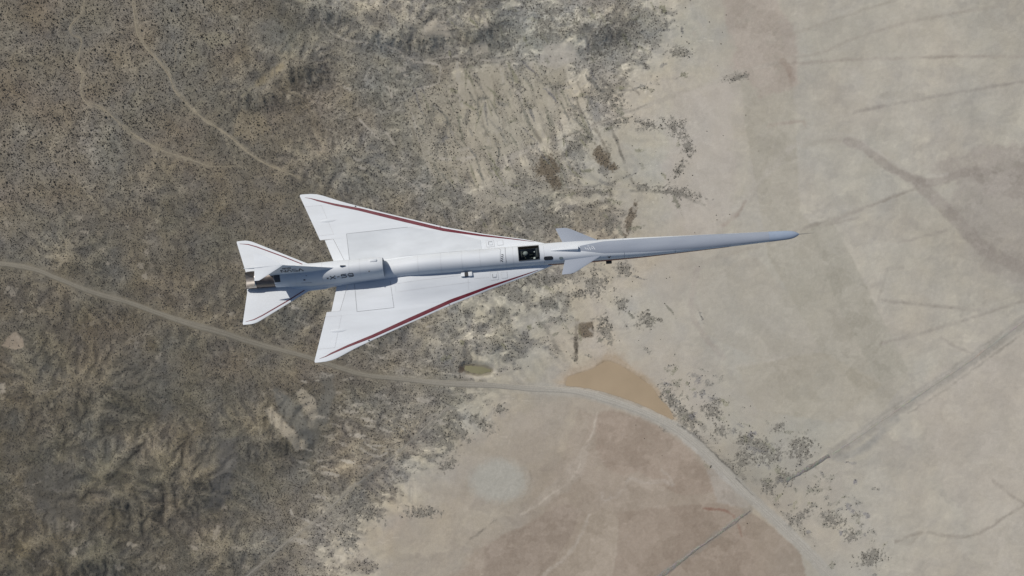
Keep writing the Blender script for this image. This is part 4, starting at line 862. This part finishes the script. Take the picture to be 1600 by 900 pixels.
tefull = lambda y: interp1(WTEF, y); lef = lambda y: interp1(WLE, y)
TEXTZ = []
for side in (1, -1):
    s = Surf(WLE, WTEF, .017, .02, 0.0, side, .0); s.rise = lambda x, y: .29 * (lambda t: t * t * (3 - 2 * t))(min(1, max(0, (2.1 - y) / 1.6))) * (lambda t: t * t * (3 - 2 * t))(min(1, max(0, (x + 7.9) / 1.9)))
    yr1 = [.22,.42,.55,.72,.85,1.0,1.12,1.25,1.4,1.55,1.68,1.8,1.9,1.995]; 
    # main box, built in bays so that the flap and aileron are separate panels
    vs_all, fs_all = [], []
    root = s.piece("wing", yr1, lef, hing, WHITE, jet)
    for nm, ys_, xr_ in (("a", [1.997,2.1,2.248], tefull), ("b", [2.25,2.6,2.99,3.4,3.7,3.95], aileh), ("c", [3.952,4.1,4.25,4.35,4.43,4.5,4.55,4.6,4.63,4.65,4.658], tefull)):
        o = s.piece("bay", ys_, lef, xr_, WHITE, jet)
        bm = bmesh.new(); bm.from_mesh(root.data); bm.from_mesh(o.data); bm.to_mesh(root.data); bm.free(); me_ = o.data; bpy.data.objects.remove(o); bpy.data.meshes.remove(me_)
    root.data.shade_smooth(); root.data.set_sharp_from_angle(angle=math.radians(30)); wing = root
    s.piece("flap", [.56,.8,1.1,1.5,1.985], lambda y: hing(y) - .015, flapte, WHITE, wing, 10, True, -R_(4))
    s.piece("aileron", [2.255,2.7,3.3,3.945], lambda y: aileh(y) - .012, tefull, WHITE, wing, 10)
    ZT = lambda x, y, s=s: s.top(x, y) + .002
    def yy(pts): return [(x, y * side) for y, x in pts]
    STR = [(4.47,-11.28),(4.38,-10.95),(4.24,-10.62),(3.92,-9.72),(3.52,-8.42),(2.80,-6.42),(1.985,-4.12),(1.44,-2.12),(.93,.02),(.78,.62)]
    STR = [(y, x) for y, x in STR]
    skin_strip("red_stripe", yy(STR), [.012,.04,.085,.12,.16,.19,.18,.115,.045,.012], RED, wing, .006, ZT, 8)
    def seam(pts, wd=.02, m=SEAM): skin_strip("panel_seam", yy(pts), wd, m, wing, .005, ZT, 8)
    if side == 1:
        decal("dull_panel", [[(x, y, ZT(x, y)) for y in np.linspace(.60, float(np.interp(x, [-9.2,-5.9,-3.5,-2.2], [2.2,2.27,1.72,1.15])), 14)] for x in np.linspace(-9.2, -2.2, 24)], WHITE_DULL, wing, .010)  # slightly darker, rougher white sheet over the inner port wing
        seam([(.66,-9.22),(2.21,-9.24)], .024, SEAMD); seam([(2.21,-9.24),(2.29,-5.96)], .022, SEAMD); seam([(2.29,-5.96),(2.25,-5.2)], .018)
    else:
        seam([(.62,-9.08),(2.12,-9.09)], .022, SEAMD); seam([(2.12,-9.09),(2.08,-7.14)], .022, SEAMD); seam([(2.08,-7.14),(.64,-7.19)], .022, SEAMD); seam([(.85,-7.2),(.78,-5.0),(.72,-3.4)], .018); seam([(1.28,-6.9),(1.2,-4.9),(1.12,-3.0)], .018); seam([(.95,-6.95),(1.28,-6.95)], .018); seam([(.95,-3.1),(1.5,-3.15)], .018); seam([(.96,-2.8),(.95,-2.0)], .02)
    seam([(2.25,-9.93),(2.25,-10.72)], .022); seam([(2.25,-9.92),(3.95,-10.43)], .020); seam([(3.95,-10.43),(3.95,-11.30)], .022); seam([(2.0,-9.97),(2.0,-10.66)], .02)
    # flush hinge blister seen as a soft hump
    for yb, xb, ln in ((3.05, -10.35, .75), (2.62, -10.2, .3)):
        bv, bf = [], []
        for i in range(13):
            t = i / 12; x = xb - ln * .5 + ln * 1.5 * t; r = math.sin(math.pi * t) ** .8
            for k in range(7):
                a = math.pi * k / 6; y = yb + .10 * r * math.cos(a); bv.append((x, y * side, s.top(x, yb) - .01 + .035 * r * math.sin(a)))
        for i in range(12):
            for k in range(6): bf.append((i * 7 + k, i * 7 + k + 1, (i + 1) * 7 + k + 1, (i + 1) * 7 + k))
        if ln > .5: mesh_obj("hinge_fairing", bv, bf, WHITE, wing, True, 80)
    # square access hatches near the spine
    for (hx, hy, hw_) in ((-1.72, .90, .40), (-1.19, .90, .30)):
        z_ = lambda x, y: s.top(x, y) + .002
        q = [(hx - hw_/2, hy - hw_/2), (hx + hw_/2, hy - hw_/2), (hx + hw_/2, hy + hw_/2), (hx - hw_/2, hy + hw_/2), (hx - hw_/2, hy - hw_/2)]
        hatch = decal("access_hatch", [[(x, y * side, z_(x, y)) for y in (hy - hw_/2, hy, hy + hw_/2)] for x in (hx - hw_/2, hx, hx + hw_/2)], WHITE, wing, .010)
        skin_strip("hatch_rim", [(x, y * side) for x, y in q], .024, SEAM, wing, .013, ZT, 3)
        if hw_ > .35: decal("hatch_cover", [[(x, y * side, z_(x, y)) for y in (hy - .10, hy + .06)] for x in (hx - .05, hx + .12)], WHITE, wing, .03); skin_strip("hatch_latch", [(hx - .08, (hy + .10) * side), (hx - .08, (hy - .10) * side)], .03, SEAMD, wing, .016, ZT, 3); skin_strip("hatch_latch", [(hx - .08, (hy + .10) * side), (hx + .12, (hy + .10) * side)], .03, SEAMD, wing, .016, ZT, 3)
    boxes("wing_light", [((-8.62, 3.72 * side, s.top(-8.62, 3.72) + .01), (.07, .05, .03))], BLACK, wing)
    boxes("wing_light", [((-4.25, 2.16 * side, s.top(-4.25, 2.16) + .01), (.06, .04, .03))], SEAMD, wing)
    # tail surfaces and canards
    st = Surf([(.40,-10.9),(.66,-11.28),(2.18,-14.20),(2.27,-14.40),(2.31,-14.62)], [(.40,-14.70),(.56,-14.74),(2.23,-15.10),(2.31,-15.08)], .018, .02, .06, side)
    stab = st.piece("stabilator", [.42,.66,1.0,1.5,2.0,2.18,2.24,2.285,2.31], lambda y: interp1(st.le, y), lambda y: interp1(st.te, y), WHITE, jet)
    ZS = lambda x, y, st=st: st.top(x, y) + .002
    skin_strip("edge_stripe", yy([(2.16,-14.95),(2.08,-14.50),(1.90,-14.05),(1.2,-12.62),(.72,-11.72)]), [.02,.05,.06,.06,.045], RED, stab, .006, ZS, 8)
    cn = Surf([(.30,3.98),(.44,3.92),(1.16,2.60),(1.235,2.42),(1.27,2.25)], [(.30,2.12),(.50,2.05),(1.22,1.80),(1.27,1.80)], .022, .015, .72, side, .02, .4)
    cn.piece("canard", [.32,.44,.7,.95,1.16,1.2,1.235,1.27], lambda y: interp1(cn.le, y), lambda y: interp1(cn.te, y), GREYP, jet)
# ------------- engine nacelle on the back, with the open intake facing forward
NAC = smooth_tab([(-7.40,.47,.40,.99,.42,2.5),(-7.55,.495,.40,1.02,.44,2.4),(-8.3,.525,.40,1.04,.55,2.3),(-9.2,.55,.38,1.02,.6,2.2),(-10.2,.58,.36,.90,.6,2.1),(-11.2,.58,.34,.84,.6,2.0),(-12.2,.53,.32,.76,.55,2.0),(-13.15,.48,.30,.64,.5,2.0)], 4)
def nring(p): return [(p[0],) + q[1:] for q in ring(p)]
NS = list(reversed(NAC))[::-1]
rings = [ring(p) for p in NAC]
inner = [ring((x, p[1] * f, p[2] + .02, p[3] * f, p[4] * f, p[5])) for x, p, f in ((-7.415, NAC[0], .97), (-7.45, NAC[0], .94), (-7.9, NAC[0], .90), (-8.6, NAC[0], .82))]
# NAC runs aft; reversed so it starts at the intake
lst = sorted(NAC, key=lambda t: -t[0]); outer = [ring(p) for p in lst]
nacelle = loft("engine_nacelle", outer, WHITE, jet, False, True)
loft("intake_duct", [outer[0]] + inner, mottle(mat("duct_grey", (.42,.43,.44), .6), .1, 2), nacelle, False, True)
NACT = sorted(NAC)
def npoint(x, a, lift=.008):
    w_, z0, ht, hb, n = itp(NACT, x); cy, sy = math.cos(a), math.sin(a)
    return (x, (w_ + lift) * math.copysign(abs(cy) ** (2 / n), cy), z0 + (ht + lift) * math.copysign(abs(sy) ** (2 / n), sy))
def nztop(x, y):
    w_, z0, ht, hb, n = itp(NACT, x); f = min(1, abs(y) / w_); return z0 + ht * (1 - f ** n) ** (1 / n)
# lettering: strokes laid on a curved skin
LET = {'X': [[(0,0),(1,1)],[(0,1),(1,0)]], '-': [[(.1,.5),(.9,.5)]], '5': [[(1,1),(.05,1),(.05,.58),(.75,.58),(.95,.45),(.95,.12),(.78,0),(0,0)]], '9': [[(.98,.42),(.2,.42),(.05,.54),(.05,.86),(.2,1),(.8,1),(.96,.86),(.96,.16),(.8,0),(.08,0)]],
       'N': [[(0,0),(0,.82),(.1,.97),(.22,.9),(.78,.1),(.9,.03),(1,.18),(1,1)]], 'A': [[(0,0),(.42,.9),(.5,1),(.58,.9),(1,0)]], 'S': [[(.98,1),(.22,1),(.04,.88),(.04,.64),(.2,.52),(.8,.48),(.96,.36),(.96,.12),(.8,0),(0,0)]], '8': [[(.2,.52),(.05,.65),(.05,.87),(.2,1),(.8,1),(.95,.87),(.95,.65),(.8,.52),(.2,.52),(.03,.38),(.03,.12),(.2,0),(.8,0),(.97,.12),(.97,.38),(.8,.52)]]}
def letters(name, text, fn, u0, lw, gap, h, v0, sw, m, parent):
    vs, fs = [], []; u = u0
    for ch in text:
        w_ = lw * (.55 if ch == '-' else 1)
        for st_ in LET[ch]:
            P = []
            for a, b in zip(st_[:-1], st_[1:]): P += [(a[0] + (b[0] - a[0]) * k / 4, a[1] + (b[1] - a[1]) * k / 4) for k in range(4)]
            P.append(st_[-1]); q = np.array([(u + a * w_, v0 + b * h) for a, b in P]); d = np.gradient(q, axis=0); d /= (np.hypot(d[:, 0], d[:, 1]) + 1e-9)[:, None]
            b0 = len(vs)
            for i in range(len(q)):
                for t in (-.5, 0, .5): vs.append(fn(q[i][0] - d[i][1] * sw * t, q[i][1] + d[i][0] * sw * t))
            fs += [(b0 + i * 3 + j, b0 + i * 3 + j + 1, b0 + (i + 1) * 3 + j + 1, b0 + (i + 1) * 3 + j) for i in range(len(q) - 1) for j in range(2)]
        u += w_ + gap
    return mesh_obj(name, vs, fs, m, parent, False)
# starboard flank: v runs up the skin from the waist (angle 180) towards the top (angle 90)
nf = lambda u, v: npoint(u, math.pi - v / .72, .010)
letters("designation_lettering", "X-59", nf, -10.20, .285, .075, .22, .42, .048, INK, nacelle)
letters("small_star_mark", "X", nf, -10.37, .09, 0, .09, .47, .04, INK, nacelle)
# bumps and small fittings on the spine
fit = boxes("spine_fairing", [((-7.86,.16,nztop(-7.86,.16)+.02),(.36,.14,.08))], WHITE, nacelle, .03)
boxes("blade_antenna", [((-9.46,.02,nztop(-9.46,0)+.04),(.28,.025,.14),-.25)], FRM, nacelle)
boxes("drain_port", [((-8.12,npoint(-8.12,R_(128))[1],npoint(-8.12,R_(128))[2]),(.07,.07,.03))], BLACK, nacelle)
boxes("drain_port", [((-11.55,npoint(-11.55,R_(135))[1],npoint(-11.55,R_(135))[2]),(.09,.07,.03))], BLACK, nacelle)
boxes("drain_port", [((-11.42,npoint(-11.42,R_(115))[1],npoint(-11.42,R_(115))[2]),(.06,.04,.02))], SEAMD, nacelle)
for x in (-8.6, -9.15, -10.6, -12.0):
    decal("panel_seam", [[npoint(x + dx, R_(a), .005) for a in range(20, 165, 6)] for dx in (0, .014)], SEAM, nacelle, 0)
decal("panel_seam", [[npoint(-11.2 - .55 * k / 6, R_(152 + dx), .006) for dx in (0, 2)] for k in range(7)], SEAMD, nacelle, 0)
decal("heat_patch", [[npoint(x, R_(a), .006) for a in range(92, 142, 5)] for x in (-13.14, -12.95, -12.82)], mat("heat_patch_dark", (.05,.055,.06), .6), nacelle, 0)
for x in (-5.6, -4.4, -3.3, -2.35, -1.02, -.62, 1.0, 5.2, 7.9):
    decal("panel_seam", [[flank(x + dx, R_(a))[:1] + (flank(x + dx, R_(a))[1] * 1.008, flank(x + dx, R_(a))[2] + .006) for a in range(0, 181, 6)] for dx in (0, .016)], SEAM if x < 4 else GREYP, fuselage, 0)
# row of small vent slots across the spine
for k in range(4):
    y = -.02 - .10 * k; skin_strip("vent_slot", [(-1.20 - .02 * k, y + .035), (-1.10 - .02 * k, y - .03)], .045, INK, fuselage, .008)
for q in ([(-1.32,.42),(-1.22,.28),(-1.26,.10),(-1.30,-.36)], [(-.98,.42),(-1.0,.05),(-.98,-.4)]): skin_strip("panel_seam", q, .018, SEAMD, fuselage, .008)
flank_patch("panel_seam", -3.1, -1.3, R_(150), R_(152), SEAM, fuselage, .008)
# air scoop over the starboard wing root
scz = .17
SZ = .16
scoop = mesh_obj("air_scoop", [(a_, b_, c_ + SZ) for a_, b_, c_ in [(-3.42,-.60,.08),(-3.42,-.84,.08),(-3.40,-.62,.30),(-3.40,-.82,.30),(-3.22,-.62,.33),(-3.22,-.82,.33),(-3.20,-.60,.08),(-3.20,-.84,.08)]], [(0,1,3,2),(2,3,5,4),(4,5,7,6),(0,2,4,6),(1,7,5,3)], WHITE, jet, False)
boxes("scoop_mouth", [((-3.12,-.72,.20+SZ),(.19,.20,.22))], BLACK, scoop)
boxes("scoop_lip", [((-2.92,-.72,.20+SZ),(.22,.24,.25))], WHITE, scoop, .03)
# ------------- exhaust nozzle
def nzring(x, r, z0, n=40): return [(x, r * math.cos(2 * math.pi * k / n), z0 + r * math.sin(2 * math.pi * k / n)) for k in range(n)]
def scarf(x, r, n=48, aft=-14.78, cutx=.60):
    """ring whose top is cut back so that the inside shows from above"""
    out = []
    for k in range(n):
        a = 2 * math.pi * k / n; t = max(0, min(1, (math.sin(a) + .10) / .75)); t = t * t * (3 - 2 * t)
        out.append((max(x, aft + cutx * t), r * math.cos(a), .40 + r * math.sin(a)))
    return out
nozzle = loft("exhaust_nozzle", [scarf(x, r) for x, r in ((-14.78,.44),(-14.6,.452),(-14.4,.46),(-14.25,.465),(-14.12,.468))], TITAN, jet, False, False)
INN = mottle(mat("nozzle_inner_metal", (.30,.275,.25), .5, .55), .2, 3, 5, (1, 3, 3))
loft("nozzle_liner", [scarf(-14.78, .44), scarf(-14.77, .425), scarf(-14.6, .42), scarf(-14.4, .41), scarf(-14.2, .40), nzring(-14.0, .37, .40, 48), nzring(-13.75, .30, .40, 48)], INN, nozzle, False, True)
loft("nozzle_shroud", [nzring(x, r, z) for x, r, z in ((-14.13,.44,.40),(-13.7,.45,.39),(-13.0,.47,.38))], BURNT, jet, False, False)
for k in range(9):
    a = math.pi + math.pi * k / 8; tube("nozzle_seam", [(-14.74,.448*math.cos(a),.40+.448*math.sin(a)),(-14.13,.470*math.cos(a),.40+.470*math.sin(a))], .007, BURNT, nozzle, 5)
# deck below the nozzle
dv, df = [], []
for x, hw_, z in ((-9.6,.52,.10),(-10.6,.74,.10),(-12.0,.77,.06),(-13.4,.70,-.10),(-14.4,.61,-.13),(-14.76,.57,-.13)):
    for t, dz in ((-1,-.10),(-.97,.0),(-.8,.03),(.8,.03),(.97,0),(1,-.10),(.8,-.2),(-.8,-.2)): dv.append((x, hw_ * t, z + dz))
for i in range(5):
    for k in range(8): df.append((i * 8 + k, i * 8 + (k + 1) % 8, (i + 1) * 8 + (k + 1) % 8, (i + 1) * 8 + k))
df += [tuple(range(8)), tuple(range(40, 48))]
mesh_obj("tail_deck", dv, df, WHITE, jet, True, 30)
# ------------- fin and tailplane
FLE = [(1.0,-9.45),(1.2,-9.75),(2.42,-12.30),(2.5,-12.42)]; FTE = [(1.0,-13.35),(1.2,-13.38),(2.5,-13.85)]
fvs, ffs = [], []; zsl = [.85,1.0,1.2,1.5,1.8,2.1,2.42,2.5]; nc = 14
for z in zsl:
    a, b = interp1(FLE, z) if z >= 1 else -9.35, interp1(FTE, z); T = .018 * (a - b) + .03; P = []
    for k in range(nc): u = k / (nc - 1); t = T * (2 * math.sqrt(u) * (1 - u) ** .9) + .003; P.append((a + (b - a) * u, t, z))
    fvs += P + [(x, -y, z_) for x, y, z_ in P[::-1]]
for i in range(len(zsl) - 1):
    for k in range(2 * nc): ffs.append((i * 2 * nc + k, i * 2 * nc + (k + 1) % (2 * nc), (i + 1) * 2 * nc + (k + 1) % (2 * nc), (i + 1) * 2 * nc + k))
ffs.append(tuple(range((len(zsl) - 1) * 2 * nc, len(zsl) * 2 * nc)))
fin = mesh_obj("tail_fin", fvs, ffs, WHITE, jet, True, 30)
def finy(x, z):
    a, b = interp1(FLE, z), interp1(FTE, z); u = min(1, max(0, (a - x) / (a - b))); return (.018 * (a - b) + .03) * (2 * math.sqrt(u) * (1 - u) ** .9) + .003
for sd in (-1, 1):
    f_ = lambda u, v, sd=sd: (u if sd < 0 else -24.3 - u, sd * (finy(u if sd < 0 else -24.3 - u, v) + .008), v)
    letters("agency_lettering", "NASA", f_, -12.62, .235, .06, .42, 1.42, .06, INK, fin)
    letters("serial_number", "859", f_, -12.48, .12, .03, .20, 1.95, .035, INK, fin)
tp = Surf([(-.01,-12.36),(0.02,-12.38),(.66,-13.50),(.72,-13.62)], [(-.01,-13.84),(.72,-13.86)], .02, .012, 2.5, 1)
tsv, tsf = [], []
for side in (1, -1):
    t_ = Surf(tp.le, tp.te, .02, .012, 2.5, side); tw = t_.piece("tailplane", [.002,.2,.45,.66,.70,.72], lambda y: interp1(tp.le, y), lambda y: interp1(tp.te, y), WHITE, jet, 12)
tube("fin_tip_fairing", [(-12.30,0,2.47),(-12.6,0,2.46),(-13.6,0,2.46),(-14.1,0,2.47),(-14.4,0,2.47)], [.015,.06,.075,.045,.012], WHITE, fin, 12)
for a0, a1 in ((177, 193), (3, -13)):
    flank_patch("flank_stripe", 1.2, 10.8, R_(a0), R_(a1), RED, fuselage, .006, 0, 6, 60)
# wing, stabilator and canard vertices sheared to fit image positions: port aft, starboard forward
for o in list(bpy.data.objects):
    r = o
    while r is not None and r.name.split('.')[0] not in ("wing", "stabilator", "canard"): r = r.parent
    if r is not None and o.type == 'MESH' and jet in (r.parent, (r.parent.parent if r.parent else None)):
        for v in o.data.vertices: v.co.x -= .042 * v.co.y
# nose markings
def nose_mark(pts, wd, m, nm="stencil_mark"): skin_strip(nm, pts, wd, m, fuselage, .010)
for i in range(5): nose_mark([(3.16 + .11 * i, .03 - .03 * (i % 2)), (3.24 + .11 * i, -.08 - .03 * (i % 3))], .035, PALEINK)
nose_mark([(3.30,.10),(3.40,.09)], .03, PALEINK); nose_mark([(3.50,.08),(3.62,.06)], .03, PALEINK)
flank_patch("emblem_mark", 4.30, 4.50, R_(146), R_(151), INK, fuselage, .012); flank_patch("emblem_mark", 4.37, 4.43, R_(150), R_(160), INK, fuselage, .014)
# ------------- pilot
def skinned(name, joints, edges, m, parent=None, sub=2):
    me = bpy.data.meshes.new(name); me.from_pydata([j[:3] for j in joints], edges, []); o = bpy.data.objects.new(name, me); COL.objects.link(o)
    md = o.modifiers.new("skin", 'SKIN'); o.modifiers.new("sub", 'SUBSURF').levels = sub
    if not me.skin_vertices: 
        bm = bmesh.new(); bm.from_mesh(me); bm.verts.layers.skin.verify(); bm.to_mesh(me); bm.free()
    for i, j in enumerate(joints): me.skin_vertices[0].data[i].radius = (j[3], j[3] if len(j) < 5 else j[4]); me.skin_vertices[0].data[i].use_root = (i == 0)
    dg = bpy.context.evaluated_depsgraph_get(); nm_ = bpy.data.meshes.new_from_object(o.evaluated_get(dg)); nm_.name = name; o.modifiers.clear(); o.data = nm_; nm_.shade_smooth(); nm_.materials.clear(); nm_.materials.append(m)
    if parent: o.parent = parent
    return o
SUIT = mottle(mat("flight_suit", (.075,.082,.062), .85), .15, 8); SKINM = mat("pilot_skin", (.42,.27,.20), .6)
pj = [(-.02,0,.26,.13,.15),(.0,0,.42,.12,.15),(.01,0,.56,.12,.17),(.03,0,.66,.06,.07),(.05,0,.74,.055),(.06,0,.86,.085,.075),
      (.03,.17,.60,.065),(.14,.23,.46,.05),(.34,.20,.44,.04),(.42,.18,.45,.028),(.03,-.17,.60,.065),(.14,-.23,.46,.05),(.34,-.20,.44,.04),(.42,-.18,.45,.028),
      (.10,.10,.25,.085),(.42,.12,.30,.07),(.60,.12,.12,.05),(.66,.12,.07,.04),(.10,-.10,.25,.085),(.42,-.12,.30,.07),(.60,-.12,.12,.05),(.66,-.12,.07,.04)]
pe = [(0,1),(1,2),(2,3),(3,4),(4,5),(2,6),(6,7),(7,8),(8,9),(2,10),(10,11),(11,12),(12,13),(0,14),(14,15),(15,16),(16,17),(0,18),(18,19),(19,20),(20,21)]
for sd, b in ((1, 9), (-1, 13)):
    base = pj[b]
    for k, (dy, ln) in enumerate(((-.03,.055),(-.01,.062),(.01,.058),(.03,.045))):
        i0 = len(pj); pj.append((base[0] + .035, base[1] + dy, base[2] + .005, .011)); pj.append((base[0] + .035 + ln * .6, base[1] + dy, base[2] - .012, .009)); pj.append((base[0] + .03 + ln * .8, base[1] + dy, base[2] - .04, .008)); pe += [(b, i0), (i0, i0 + 1), (i0 + 1, i0 + 2)]
    i0 = len(pj); pj.append((base[0] + .015, base[1] - sd * .045, base[2] - .005, .011)); pj.append((base[0] + .05, base[1] - sd * .055, base[2] - .02, .009)); pe += [(b, i0), (i0, i0 + 1)]
pilot = skinned("person", pj, pe, SUIT, None, 1); pilot.matrix_world = JET_M
tag(pilot, "pilot in grey helmet and drab flight suit seated in the dark cockpit under the canopy", "person")
hv, hf = [], []
def dome(name, c, r, m, parent, a0=-50, x_squash=1.15, cut=None):
    vs, fs = [], []; n = 24; rows = 12
    for i in range(rows + 1):
        e = R_(a0 + (90 - a0) * i / rows)
        for k in range(n): a = 2 * math.pi * k / n; vs.append((c[0] + r * x_squash * math.cos(e) * math.cos(a), c[1] + r * math.cos(e) * math.sin(a), c[2] + r * math.sin(e)))
    for i in range(rows):
        for k in range(n):
            if cut and cut(i, k): continue
            fs.append((i * n + k, i * n + (k + 1) % n, (i + 1) * n + (k + 1) % n, (i + 1) * n + k))
    return mesh_obj(name, vs, fs, m, parent)
helmet = dome("helmet", (.055,0,.87), .128, mottle(mat("helmet_grey", (.40,.41,.40), .35), .1, 10), pilot, -50, 1.15, lambda i, k: i < 6 and (k < 4 or k > 19))
dome("visor", (.062,0,.87), .124, mat("visor_smoke", (.02,.02,.022), .1), pilot, -30, 1.15, lambda i, k: not (i < 7 and (k < 5 or k > 18)))
tube("oxygen_mask", [(.15,0,.83),(.20,0,.81),(.21,0,.77),(.16,.03,.66),(.08,.10,.52)], [.045,.05,.03,.018,.018], mat("mask_grey", (.10,.10,.10), .7), pilot, 10)
for sd in (1, -1): tube("harness_strap", [(-.06,.08*sd,.70),(.06,.10*sd,.70),(.14,.08*sd,.58),(.14,.05*sd,.40)], .018, mat("strap_tan", (.30,.29,.25), .8), pilot, 6)
